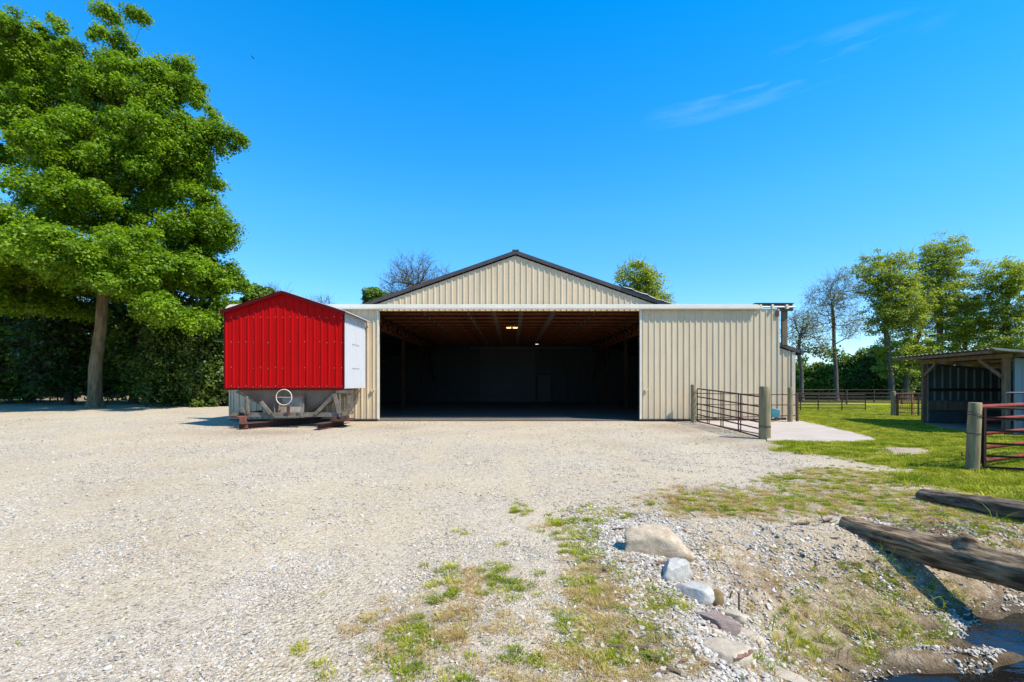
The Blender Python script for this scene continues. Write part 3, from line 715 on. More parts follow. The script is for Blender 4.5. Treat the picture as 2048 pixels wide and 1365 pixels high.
# hopper
hp = MB(); T = WZ0-.06; ty0, ty1 = WY0+.14, WY1-.1; bz = .47
tl, tr_, bl, br = WX0+.30, WX1-.18, WC-.42, WC+.42
hp.hexa([(bl, 15.42, bz), (br, 15.42, bz), (br, 16.7, bz), (bl, 16.7, bz), (tl, ty0, T), (tr_, ty0, T), (tr_, ty1, T), (tl, ty1, T)])
hop = hp.build('hopper', M['galv'], wag)
mb = MB(); 
for s, xe in ((-1, tl), (1, tr_)):
    mb.bar((xe, ty0-.03, T-.06), (WC+s*.45, 15.5, bz-.02), .05, .07)
    mb.build('hopper_rim', M['grey_paint'], hop); mb = MB()
def W(px, py, Y=15.0): return at(px, py, Y)
c = MB(); a = W(555, 779, 14.98); b = W(602, 836, 14.98)
c.hexa([(a[0], 15.12, b[2]), (b[0], 15.12, b[2]), (b[0], 15.17, b[2]), (a[0], 15.17, b[2]), (a[0], 15.26, T), (b[0], 15.26, T), (b[0], 15.31, T), (a[0], 15.31, T)])
ch = c.build('chute_door', M['chute'], wag)
mb = MB()
mb.bar((a[0]-.005, 15.08, b[2]-.05), (a[0]-.005, 15.22, T), .05, .05); mb.bar((b[0]+.005, 15.08, b[2]-.05), (b[0]+.005, 15.22, T), .05, .05)
mb.box(a[0]-.05, b[0]+.05, 14.90, 14.99, b[2]-.03, b[2]+.02)
mb.tube([(a[0]-.06, 14.88, .82), (a[0]-.02, 14.86, .35)], .016, 6); mb.tube([(b[0]+.03, 14.88, .86), (b[0]+.09, 14.86, .35)], .016, 6)
mb.build('chute_frame', M['grey_paint'], ch)
mb = MB(); hx, _, hz = W(568, 797, 14.8)
mb.tube([W(543, 795, 14.86), W(605, 796, 14.86)], .018, 8); mb.tube([(hx, 14.80, hz), (hx, 14.98, hz)], .02, 8)
mb.build('crank_shaft', M['rust_dark'], wag)
mb = MB(); mb.ring((hx, 14.80, hz), .255, .013); mb.bar((hx-.25, 14.80, hz), (hx+.25, 14.80, hz), .014, .012)
mb.build('hand_wheel', M['white_trim'], wag)
mb = MB(); mb.bar(W(577, 815, 14.9), W(576, 832, 14.9), .09, .05); mb.build('chute_lever', M['rust_dark'], wag)
# running gear frame
g = MB()
g.bar(W(496, 832), W(684, 832), .06, .14); g.bar(W(500, 832, 16.6), W(684, 832, 16.6), .06, .12)
g.bar(W(480, 818), W(500, 835), .05, .10)
g.bar(W(493, 795), W(497, 832), .05, .09); g.bar(W(522, 806, 14.9), W(542, 830, 14.9), .05, .10)
g.bar(W(669, 792, 14.95), W(630, 831, 14.95), .05, .11); g.bar(W(669, 790, 14.9), W(678, 829, 14.9), .05, .11)
g.bar((WC-1.7, 15.0, .40), (WC-1.7, 16.7, .40), .08, .12); g.bar((WC+1.7, 15.0, .40), (WC+1.7, 16.7, .40), .08, .12)
g.bar(W(672, 786), W(706, 786), .05, .08); g.bar(W(680, 786), W(680, 828), .045, .045); g.bar(W(696, 786), W(696, 826), .045, .045)
g.build('frame', M['grey_paint'], wag)
g = MB(); g.tube([W(698, 796, 14.8), W(704, 796, 14.8), W(704, 821, 14.8), W(682, 824, 14.8)], .014, 6); g.tube([W(698, 796, 14.8), W(698, 810, 14.8), W(704, 810, 14.8)], .013, 6)
g.tube([W(676, 829, 14.8), W(700, 824, 14.8), W(704, 820, 14.8)], .02, 6)
g.build('hand_rail', M['grey_paint'], wag)
MB().tube([W(722, 779, 15.9), W(704, 808, 15.3)], .018, 6).build('stay_rod', M['black'], wag)
g = MB(); 
for xx in (670, 688): 
    p_ = W(xx, 843, 14.9); g.box(p_[0]-.06, p_[0]+.06, 14.8, 15.2, .26, .38)
g.box(W(665, 0)[0], W(698, 0)[0], 14.8, 15.6, .22, .27)
g.build('support_block', M['rust_dark'], wag)
# rusty I-beams
def ibeam(name, a, b, h, wd, mat, parent):
    a = Vector(a); b = Vector(b); m = MB()
    up = Vector((0,0,1)); m.bar(a+up*(h-.012), b+up*(h-.012), wd, .024); m.bar(a+up*.012, b+up*.012, wd, .024); m.bar(a+up*(h/2), b+up*(h/2), .016, h-.05)
    return m.build(name, mat, parent)
ibeam('skid_beam', (-6.08, 14.2, .0), (-5.80, 15.7, .0), .20, .22, M['rust_dark'], wag)
ibeam('skid_beam', (-8.55, 14.25, .0), (-7.1, 16.9, .0), .20, .24, M['rust_dark'], wag)
s = MB(); s.add([(-8.95, 14.35, .50), (-8.62, 14.30, .50), (-8.28, 14.30, .20), (-8.20, 14.30, .03), (-8.60, 14.32, .03), (-8.62, 14.32, .36), (-8.95, 14.37, .40)], [(0,1,2,3,4,5,6)])
s = MB()
s.hexa([(-9.0,14.6,.36),(-8.62,14.5,.36),(-8.62,16.6,.36),(-9.0,16.6,.36),(-9.0,14.6,.385),(-8.62,14.5,.385),(-8.62,16.6,.385),(-9.0,16.6,.385)])
s.add([(-8.64,14.42,.385),(-8.45,14.40,.385),(-8.33,14.34,.04),(-8.60,14.36,.04),(-8.64,14.46,.385),(-8.45,14.44,.385),(-8.33,14.38,.04),(-8.60,14.40,.04)], [(0,3,2,1),(4,5,6,7),(0,1,5,4),(1,2,6,5),(2,3,7,6),(3,0,4,7)])
s.hexa([(-9.02,14.5,.43),(-8.78,14.42,.43),(-8.62,14.42,.38),(-9.0,14.5,.38),(-9.02,14.55,.45),(-8.78,14.47,.45),(-8.62,14.47,.40),(-9.0,14.55,.40)])
s.build('bent_beam', M['rust'], wag)

wag.location = (wag.location.x*1.027, wag.location.y*1.027, 0); wag.scale = (1.027, 1.027, 1.02)
# ------------------------------------------------------------------ posts and gates
def post(name, x, y, h, r, mat, label, cat='fence post', group=None, lean=(0, 0), z=None, parts=None):
    z = H(x, y) if z is None else z
    m = MB(); n = 9; pts = []; rr = []
    for i in range(n):
        t = i/(n-1); pts.append((x+lean[0]*t, y+lean[1]*t, z-.15+(h+.15)*t)); rr.append(r*(1.03-.07*t+.015*math.sin(i*2.1+x)))
    pts.append((x+lean[0], y+lean[1], z+h+.012)); rr.append(r*.9)
    m.tube(pts, rr, 20)
    o = m.build(name, mat, None, True); tag(o, label, cat, group)
    for p_ in o.data.polygons:
        if len(p_.vertices) > 4: p_.use_smooth = False
    return o
post('fence_post', 6.90, 17.32, 1.43, .095, M['wood_post'], 'weathered round wooden post against the right sliding door', group='round wooden fence posts')
p2 = post('fence_post', 6.82, 12.28, 1.41, .145, M['wood_post'], 'thick greenish round wooden post at the corner of the concrete pad', group='round wooden fence posts')
post('fence_post', 10.56, 17.28, 1.33, .09, M['wood_post'], 'round wooden post at the right corner of the barn beside the blue bucket', group='round wooden fence posts')
post('fence_post', 17.05, 20.35, 1.13, .09, M['wood_post'], 'grey wooden post at the free end of the pasture gate beside the shed', group='round wooden fence posts')
p5 = post('fence_post', 7.86, 7.78, 1.17, .092, M['wood_post'], 'tall grey wooden gate post with wire loops in the right foreground', group='round wooden fence posts', lean=(.06, 0))
w5 = MB(); w5.ring((7.895, 7.78, .66), .094, .006, (0,0,1)); w5.ring((7.91, 7.78, .98), .100, .006, (.5,0,1)); w5.ring((7.907, 7.78, .95), .097, .005, (.35,0,1)); w5.build('wire_loop', M['rust_dark'], p5)
w5 = MB(); w5.bar((7.66, 7.75, .28), (7.79, 7.75, .27), .018); w5.bar((7.67, 7.75, .28), (7.66, 7.75, .34), .018); w5.build('hinge_pin', M['rust_dark'], p5)
w2 = MB(); w2.ring((6.82, 12.28, .33), .147, .008, (0,0,1)); w2.ring((6.82,12.28,.36), .147, .006, (.06,0,1)); w2.build('wire_loop', M['rust_dark'], p2)

def tube_gate(name, a, b, z0, z1, za=None, nr=6, verts=(.2, .45, .72), r=.020, mat=None, label='', cat='gate', group=None, vr=None, fr=None, zb0=None, zb1=None, bars=None, double=True):
    a = Vector((a[0], a[1], 0)); b = Vector((b[0], b[1], 0)); zb0 = z0 if zb0 is None else zb0; zb1 = z1 if zb1 is None else zb1
    g = empty(name, (a.x, a.y, 0), label, cat, group)
    def P(t, s): 
        q = a.lerp(b, t); lo = z0+(zb0-z0)*t; hi = z1+(zb1-z1)*t; q.z = lo+(hi-lo)*s; return q
    fr = fr or [i/(nr-1) for i in range(nr)]
    L = (b-a).length; c = .07/L; hc = .07/(z1-z0)
    outer = [P(0, 0), P(0, 1-hc), P(c*.3, 1-hc*.3), P(c, 1), P(1-c, 1), P(1-c*.3, 1-hc*.3), P(1, 1-hc), P(1, 0)]
    m = MB(); m.tube(outer, r*1.1, 8); m.tube([P(0, 0), P(1, 0)], r, 8); m.build('frame', mat, g, True)
    for f in fr[1:-1]:
        m = MB(); m.tube([P(0, f), P(1, f)], r, 8); m.build('rail', mat, g, True)
    for v in verts:
        m = MB()
        dd = (b-a).normalized()
        off = dd.cross(Vector((0,0,1)))*(r*1.6)
        m.bar(P(v, 0)+off, P(v, 1)+off, vr or .03, .02)
        if double: m.bar(P(v, 0)-off, P(v, 1)-off, vr or .03, .02)
        m.build('upright', mat, g)
    return g
tube_gate('tube_gate', (7.02, 17.25), (6.86, 12.47), .07, 1.29, nr=6, verts=(.22, .46, .72), r=.021, mat=M['gate_brown'], zb0=.02, zb1=1.13,
          fr=[0, .20, .36, .53, .75, 1], label='brown six rail tube gate swung open beside the concrete pad')
# pipe rails along the barn wall
pf = empty('pipe_fence', (7.0, 17.3, 0), 'thin dark pipe rails strung between posts along the barn wall', 'pipe fence')
for za, zb in ((1.11, 1.05), (.69, .66), (.20, .26)):
    m = MB(); m.tube([(6.98, 17.40, za), (8.0, 17.40, za-.02), (10.95, 17.40, zb)], .016, 7); m.build('rail', M['gate_brown'], pf, True)
MB().bar((10.92, 17.42, -.1), (10.90, 17.42, 1.12), .07, .07).build('steel_post', M['rust_dark'], pf)
MB().box(10.1, 10.5, 17.42, 17.50, .09, .17).build('board', M['wood_grey'], pf)
# blue bucket
bk = empty('bucket', (9.95, 17.20, .24), 'turquoise plastic bucket hung on the lowest pipe rail', 'bucket')
m = MB(); m.tube([(9.95,17.2,.22),(9.95,17.2,.50),(9.95,17.2,.52),(9.95,17.2,.515)], [.135,.165,.175,.155], 24, cap=False); m.add([(9.95+.135*math.cos(t), 17.2+.135*math.sin(t), .225) for t in [i*math.pi/12 for i in range(24)]], [tuple(range(24))])
bo = m.build('tub', M['blue_plastic'], bk, True); md = bo.modifiers.new('t', 'SOLIDIFY'); md.thickness = .006
m = MB(); m.tube([(9.95+.17*math.cos(t), 17.2+.02, .51+.10*math.sin(t)*-1+.0) for t in [i*math.pi/10 for i in range(11)]], .005, 5); m.build('handle', M['black'], bk)

# pasture gates
tube_gate('pasture_gate', (15.1, 24.6), (18.95, 24.4), -.03, .86, nr=6, verts=(.12, .36, .68), r=.022, mat=M['gate_black'],
          label='dark five bar steel gate standing in the grass right of the barn', double=False, vr=.05)
tube_gate('pasture_gate', (17.12, 20.25), (18.6, 20.15), -.03, 1.02, zb0=-.05, zb1=1.0, nr=6, verts=(.02, .60,), r=.02, mat=M['gate_black'],
          label='dark steel gate between the grey post and the open shed', double=False, vr=.07)
rm = empty('rusty_mesh_panel', (17.3, 20.6, 0), 'rusty orange wire mesh panel leaning behind the small pasture gate', 'mesh panel')
m = MB(); m.bar((17.3, 20.6, 1.0), (18.15, 20.6, 1.05), .04); m.bar((18.12, 20.6, -.1), (18.12, 20.6, 1.05), .07, .05); m.build('frame', M['rust_orange'], rm)
m = MB()
for i in range(9): m.bar((17.3+i*.1, 20.6, .2), (17.3+i*.1, 20.6, 1.0), .012)
for i in range(9): m.bar((17.3, 20.61, .22+i*.095), (18.1, 20.61, .22+i*.095), .012)
m.build('mesh', M['rust_orange'], rm)
# far fences across the pasture
def far_fence(pts, heights, mat, label, ph=1.2, step=2.6, r=.03, rw=.02):
    f = empty('pasture_fence', (pts[0][0], pts[0][1], 0), label, 'fence')
    for h_ in heights:
        m = MB(); m.tube([(x, y, H(x, y)+h_) for x, y in pts], rw, 5); m.build('rail', mat, f)
    for (x0_, y0_), (x1_, y1_) in zip(pts[:-1], pts[1:]):
        n = max(1, int(math.hypot(x1_-x0_, y1_-y0_)/step))
        for i in range(n+1):
            x = x0_+(x1_-x0_)*i/n; y = y0_+(y1_-y0_)*i/n; z = H(x, y)
            MB().tube([(x, y, z-.1), (x, y, z+ph)], r*(.8+.5*((i*37) % 5)/5), 6).build('post', mat, f)
far_fence([(24, 39.0), (33, 38.5), (43, 38)], (.35, .65, .95, 1.22), M['fence_grey'], 'grey rail fence far across the pasture', step=3.4, r=.07, rw=.028)
far_fence([(26, 47), (37, 46.5), (52, 46)], (.5, .9, 1.3), M['fence_grey'], 'thin wire fence in front of the tree line', ph=1.35, step=4.2, r=.05, rw=.02)
far_fence([(33, 52), (36.2, 52), (38.5, 53)], (.5, .95, 1.4), M['wood_dim'], 'short dark board fence beside the barn corner at the tree line', ph=1.5, step=1.7, r=.06, rw=.045)

# right foreground gates
G4 = tube_gate('tube_gate', (8.02, 7.74), (11.0, 6.9), .09, 1.10, nr=6, verts=(.0, .55), r=.018, mat=M['gate_black'], fr=[0, .19, .4, .62, .83, 1], zb0=.05, zb1=1.02,
          label='dark tube gate running right from the foreground post', double=False, vr=.045)
G5 = tube_gate('tube_gate', (8.08, 7.86), (11.5, 9.4), .16, 1.11, nr=5, verts=(.52,), r=.031, mat=M['gate_red'], fr=[0, .24, .5, .76, 1], zb0=.16, zb1=1.12,
          label='faded red heavy tube gate angled behind the dark one', double=True, vr=.04)
G6 = tube_gate('tube_gate', (13.2, 12.2), (17.0, 11.3), .15, 1.25, nr=4, verts=tuple(.05+.055*i for i in range(14)), r=.022, mat=M['gate_blue'],
          label='dark upright bar gate in front of the blue-grey shed side', double=False, vr=.02)

# ------------------------------------------------------------------ open shed
SA = Vector((15.35, 17.0, 0)); SB = Vector((14.45, 13.35, 0))
u = (SB-SA).normalized(); v = Vector((-u.y, u.x, 0)).normalized()          # v: into the shed
if v.x < 0: v = -v
LW = (SB-SA).length; DP = 3.3
def S(a_, b_, z): q = SA+u*a_+v*b_; return (q.x, q.y, z)
shed = empty('open_shed', tuple(SA), 'small open-front livestock shed with tin roof and blue-grey side at the right edge', 'shed')
def sbox(m, a0, a1, b0, b1, z0, z1, z0b=None, z1b=None):
    z0b = z0 if z0b is None else z0b; z1b = z1 if z1b is None else z1b
    m.hexa([S(a0,b0,z0), S(a1,b0,z0), S(a1,b1,z0b), S(a0,b1,z0b), S(a0,b0,z1), S(a1,b0,z1), S(a1,b1,z1b), S(a0,b1,z1b)]); return m
ZF, ZR = 2.36, 1.95
sbox(MB(), -.07, .06, -.02, .11, -.1, ZF-.15).build('front_post', M['wood_grey'], shed)
sbox(MB(), LW-.08, LW+.05, -.02, .12, -.1, ZF-.12).build('front_post', M['wood_grey'], shed)
m = MB(); sbox(m, -.3, LW+.3, -.05, -.0, ZF-.12, ZF+.0); m.build('front_beam', M['wood_grey'], shed)
m = MB(); m.bar(S(.0, .0, 1.72), S(.75, .0, ZF-.14), .10, .04, tuple(v)); m.build('knee_brace', M['wood_grey'], shed)
m = MB(); m.bar(S(LW, .0, 1.65), S(LW-1.0, .0, ZF-.12), .11, .04, tuple(v)); m.build('knee_brace', M['wood_grey'], shed)
for i in range(5): 
    b_ = .1+i*.75; sbox(MB(), -.4, LW+.5, b_, b_+.05, ZF-.09-(ZF-ZR)*(b_/DP), ZF+.0-(ZF-ZR)*(b_/DP)).build('rafter', M['wood_grey'], shed)
sbox(MB(), -.4, LW+.5, -.66, -.61, ZF+.00, ZF+.08).build('rafter', M['wood_grey'], shed)
# corrugated roof: waves run into the shed
def corr_roof():
    vs = []; fs = []; n = 90; L0, L1 = -.55, LW+.75; b0, b1 = -.72, DP+.3
    for i in range(n+1):
        s_ = L0+(L1-L0)*i/n; wv = .018*math.cos(i*math.pi/2.0)
        for b_ in (b0, b1):
            z = ZF+.04-(ZF-ZR)*(b_/DP)+wv
            vs.append(S(s_, b_, z)); vs.append(S(s_, b_, z+.006))
    for i in range(n):
        a_ = i*4; c_ = a_+4
        fs += [(a_+1, c_+1, c_+3, a_+3), (a_, a_+2, c_+2, c_), (a_, c_, c_+1, a_+1), (a_+2, a_+3, c_+3, c_+2)]
    me = bpy.data.meshes.new('roof'); me.from_pydata(vs, [], fs); me.update(); return link('roof', me, M['tin'], shed)
corr_roof()
m = MB(); m.bar(S(LW+.77, -.72, ZF+.10), S(LW+.77, DP, ZR+.03), .03, .05); m.build('edge_trim', M['tin'], shed)
# back wall with pale ribs, kick boards
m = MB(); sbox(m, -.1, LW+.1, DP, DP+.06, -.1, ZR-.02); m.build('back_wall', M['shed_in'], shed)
m = MB(); 

sbox(MB(), 0, LW, DP-.07, DP-.025, 1.22, 1.34).build('girt', M['wood_dim'], shed); sbox(MB(), 0, LW, DP-.06, DP-.03, .35, .72).build('girt', M['wood_dim'], shed)
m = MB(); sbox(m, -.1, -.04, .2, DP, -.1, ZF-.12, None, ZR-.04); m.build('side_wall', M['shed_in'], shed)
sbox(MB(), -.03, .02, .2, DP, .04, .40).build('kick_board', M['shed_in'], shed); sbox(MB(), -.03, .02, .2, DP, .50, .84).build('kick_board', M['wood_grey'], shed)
sbox(MB(), -.036, .0, .2, DP, 1.20, 1.31).build('girt', M['wood_dim'], shed)
for i in range(12):
    b_ = .36+i*.245; sbox(MB(), -.038, -.014, b_, b_+.045, .86, ZF-.16-(ZF-ZR)*(b_/DP)).build('wall_rib', M['shed_rib'], shed)
# near side wall, ribbed
def near_wall():
    vs = []; fs = []; prof = []; s_ = .16
    while s_ < DP:
        prof += [(s_, 0), (s_+.17, 0), (s_+.185, .02), (s_+.21, .02), (s_+.225, 0)]; s_ += .225
    for b_, h_ in prof:
        zt = ZF-.1-(ZF-ZR)*(b_/DP)
        for aa in (LW+.12+h_, LW+.06):
            vs.append(S(aa, b_, -.1)); vs.append(S(aa, b_, zt))
    for i in range(len(prof)-1):
        a_ = i*4; c_ = a_+4; fs += [(a_, a_+1, c_+1, c_), (a_+2, c_+2, c_+3, a_+3), (a_+1, a_+3, c_+3, c_+1)]
    me = bpy.data.meshes.new('side_wall'); me.from_pydata(vs, [], fs); me.update()
    o = link('side_wall', me, M['shed_blue'], shed); tag(o, 'blue-grey ribbed side wall facing the yard')
near_wall()
m = MB(); P8 = [S(-.05, -.3, 0), S(LW+.4, -.85, 0), S(LW+.05, DP, 0), S(-.05, DP, 0)]; m.hexa([(p_[0], p_[1], -.05) for p_ in P8]+[(p_[0], p_[1], .022) for p_ in P8]); o = m.build('dirt_floor', simple('shed_dirt', (.24,.20,.17), (.16,.13,.11), rough=.95, scale=4, bump=.5), shed)

# ------------------------------------------------------------------ rocks
def rock(name, ctr, size, mat, label, seed, rot=0, tilt=(0,0), cuts=7, sub=4, rough=.05, soft=1.0, cat='boulder'):
    bm = bmesh.new(); bmesh.ops.create_icosphere(bm, subdivisions=sub, radius=1)
    rn = random.Random(seed); pl = []
    for i in range(cuts):
        d = Vector((rn.uniform(-1,1), rn.uniform(-1,1), rn.uniform(-.6,1))).normalized(); pl.append((d, rn.uniform(.55, .88)))
    pl += [(Vector((rn.uniform(-.15,.15), rn.uniform(-.15,.1), 1)).normalized(), .62), (Vector((rn.uniform(-.3,.3), -1, rn.uniform(0,.35))).normalized(), .6)] if cuts > 2 else []
    for v_ in bm.verts:
        p_ = v_.co.copy()
        for d, k in pl:
            e = p_.dot(d)-k
            if e > 0: p_ -= d*e*.97*soft
        nn = mn.fractal(p_*1.6+Vector((seed, 0, 0)), .7, 2, 5)*rough*2+mn.noise(p_*9+Vector((seed,0,0)))*rough*.35
        v_.co = p_*(1+nn)
    S_ = Matrix.Diagonal((*size, 1)); Rm = Matrix.Rotation(rot, 4, 'Z') @ Matrix.Rotation(tilt[0], 4, 'X') @ Matrix.Rotation(tilt[1], 4, 'Y')
    bm.transform(Rm @ S_); me = bpy.data.meshes.new(name); bm.to_mesh(me); bm.free()
    o = link(name, me, mat, None, True); o.location = ctr; return tag(o, label, cat, 'stones along the bank')
def G(px, py, dz=0.0):
    """ground point under a photo pixel, following the terrain"""
    z = 0.0
    for _ in range(12):
        x, y, _z = gpt(px, py, z); z = .5*z+.5*H(x, y)
    return x, y, H(x, y)+dz
x, y, z = G(1318, 1110); rock('boulder', (x, y+.08, z+.05), (.35, .17, .21), M['st_tan'], 'large tan granite boulder with flat top, biggest rock on the bank', 3, rot=-.12, cuts=9, rough=.05)
x, y, z = G(1352, 1158); rock('boulder', (x-.005, y+.03, z+.04), (.15, .11, .13), M['st_white'], 'white rounded boulder just below the large tan boulder', 11, rot=.5, cuts=5)
x, y, z = G(1390, 1200); rock('boulder', (x, y+.04, z+.02), (.15, .095, .11), M['st_white'], 'pale white pointed boulder beside the round brown stone', 18, rot=-.5, cuts=6)
x, y, z = G(1434, 1212); rock('boulder', (x, y+.02, z+.04), (.055, .05, .08), M['st_brown'], 'small round brown mossy stone standing between larger rocks', 25, cuts=1, rough=.03)
x, y, z = G(1465, 1240); rock('boulder', (x, y+.04, z+.01), (.11, .06, .055), M['st_pale'], 'tan wedge stone half buried behind the round brown stone', 31, rot=-.8, cuts=6)
x, y, z = G(1442, 1262); rock('boulder', (x, y+.07, z+.01), (.19, .08, .075), M['st_pink'], 'long flat pinkish grey stone lying diagonally', 40, rot=-.75, cuts=7)
x, y, z = G(1466, 1325); rock('boulder', (x, y+.06, z+.0), (.17, .15, .09), M['st_pale'], 'broad flat tan stone with a rusty bark strip beside it', 47, rot=.4, cuts=8)
x, y, z = G(1500, 1275); rock('boulder', (x, y+.0, z-.01), (.10, .06, .05), M['st_pale'], 'small buried tan stone right of the broad flat stone', 53, rot=-.7, cuts=6)
x, y, z = G(1555, 1352); rock('stone_slab', (x, y+.0, z+.0), (.24, .085, .04), M['st_pale'], 'long pale flat slab at the bottom edge of the photo', 60, rot=-.85, cuts=8, cat='stone slab')
def chip(px, py, L, wd, rot, mat, label, seed, th=.012, name='bark_strip', dz=.02, group=None):
    x, y, z = G(px, py); m = MB(); n = 8
    rn = random.Random(seed); vs = []; fs = []
    for i in range(n+1):
        t = i/n*2-1; ww = wd*(1-.35*abs(t)**2)*(.85+.3*rn.random())
        for s_, zz in ((-1, 0), (0, .35), (1, 0)):
            vs.append((t*L, s_*ww/2, zz*wd*.5+rn.uniform(-.004,.004)))
    k = len(vs)
    for i in range(n):
        for j in range(2): a_ = i*3+j; fs.append((a_, a_+3, a_+4, a_+1))
    me = bpy.data.meshes.new(name); me.from_pydata(vs, [], fs); me.update(); o = link(name, me, mat); md = o.modifiers.new('t', 'SOLIDIFY'); md.thickness = th
    o.location = (x, y, z+dz); o.rotation_euler = (rn.uniform(-.1,.1), rn.uniform(-.08,.08), rot); return tag(o, label, 'bark strip', group)
chip(1485, 1330, .095, .04, .55, simple('rusty_bark', (.24,.12,.085), (.15,.07,.05), scale=25, rough=.9, bump=.6, bscale=60), 'reddish bark strip lying across the broad flat stone', 5, dz=.06)
chip(1240, 1060, .10, .02, .45, M['bark_dark'], 'thin dark branch piece lying left of the large tan boulder', 6, dz=.015, name='bark_strip')
chip(1320, 1130, .05, .05, .3, M['bark_debris'], 'brown bark chip below the large tan boulder', 8)
chip(1600, 1050, .09, .04, -.15, M['bark_debris'], 'grey brown bark slab left of the long log end', 9, dz=.02)
chip(1655, 1045, .08, .04, .5, M['bark_debris'], 'brown curled bark piece touching the long log end', 14, dz=.03)
# iron stakes
for k, (px, py, hh, ln, lab) in enumerate(((1478, 1232, .17, .0, 'taller thin rusty iron stake beside the row of rocks'), (1484, 1245, .09, .0, 'short rusty iron stake right of the taller one'), (1457, 1200, .07, .03, 'short leaning rusty stake behind the brown stone'))):
    x, y, z = G(px, py); m = MB(); m.tube([(x, y, z-.05), (x+ln*.5, y, z+hh*.5), (x+ln, y, z+hh)], .006, 7); tag(m.build('iron_stake', M['rust_dark'], None, True), lab, 'stake', 'rusty iron stakes')

# ------------------------------------------------------------------ logs
def log(name, pts, rad, mat, label, seed, knots=()):
    pts = [Vector(p) for p in pts]; n = 160; k = 60; vs = []; fs = []
    L = [0]; 
    for a_, b_ in zip(pts[:-1], pts[1:]): L.append(L[-1]+(b_-a_).length)
    def P(t):
        s_ = t*L[-1]; i = 0
        while i < len(L)-2 and L[i+1] < s_: i += 1
        f = (s_-L[i])/(L[i+1]-L[i]); f2 = f*f*(3-2*f)*.3+f*.7
        return pts[i].lerp(pts[i+1], f), rad[i]+(rad[i+1]-rad[i])*f
    for i in range(n+1):
        t = i/n; c_, r = P(t); c2, _ = P(min(1, t+.02)); c1, _ = P(max(0, t-.02)); d = (c2-c1).normalized()
        sx = d.cross(Vector((0,0,1))).normalized(); uz = sx.cross(d)
        for j in range(k):
            a_ = 2*math.pi*j/k; o = sx*math.cos(a_)+uz*math.sin(a_)
            q = Vector((math.cos(a_)*1.4, math.sin(a_)*1.4, t*L[-1]*1.6+seed))
            rr = r*(1+.16*mn.fractal(q, .7, 2, 4)+.06*mn.noise(Vector((math.cos(a_)*6, math.sin(a_)*6, t*L[-1]*2+seed)))+.035*mn.noise(Vector((math.cos(a_)*14, math.sin(a_)*14, t*L[-1]*5+seed))))
            for (kt, ka, kr) in knots:
                dd = ((t-kt)*L[-1]/kr)**2+((math.atan2(math.sin(a_-ka), math.cos(a_-ka)))*r/kr)**2
                rr += kr*.75*math.exp(-dd*1.6)
            if t < .012: rr *= .93
            vs.append(c_+o*rr)
    for i in range(n):
        for j in range(k): a_ = i*k+j; b_ = i*k+(j+1) % k; fs.append((a_, b_, b_+k, a_+k))
    vs.append(P(0)[0]); vs.append(P(1)[0]); q0 = len(vs)-2
    for j in range(k): fs.append((q0, (j+1) % k, j)); fs.append((q0+1, n*k+j, n*k+(j+1) % k))
    c0 = pts[0]; d = (pts[-1]-pts[0]).normalized(); ry = d.to_track_quat('Y', 'Z')
    me = bpy.data.meshes.new(name); inv = ry.inverted()
    me.from_pydata([tuple(inv @ (Vector(p)-c0)) for p in vs], [], fs); me.update()
    o = link(name, me, mat, None, True); o.location = c0; o.rotation_mode = 'QUATERNION'; o.rotation_quaternion = ry
    return tag(o, label, 'log', 'fallen logs over the creek bank')
log('fallen_log', [(3.55, 4.88, -.01), (3.74, 4.52, -.03), (3.93, 4.22, -.04), (4.20, 3.73, -.03), (4.75, 2.8, -.03)], [.112, .125, .145, .135, .15], M['log'],
    'long brown log with a knot lying across the bank over the creek', 1, knots=((.42, 1.4, .10), (.47, 4.4, .05), (.2, 2.5, .04)))
log('fallen_log', [(5.36, 5.97, .04), (5.45, 5.6, .06), (5.66, 5.02, .08), (6.0, 4.2, .06)], [.085, .11, .13, .14], M['log_dark'],
    'darker log farther up the bank at the right edge', 9, knots=((.3, 2, .04),))

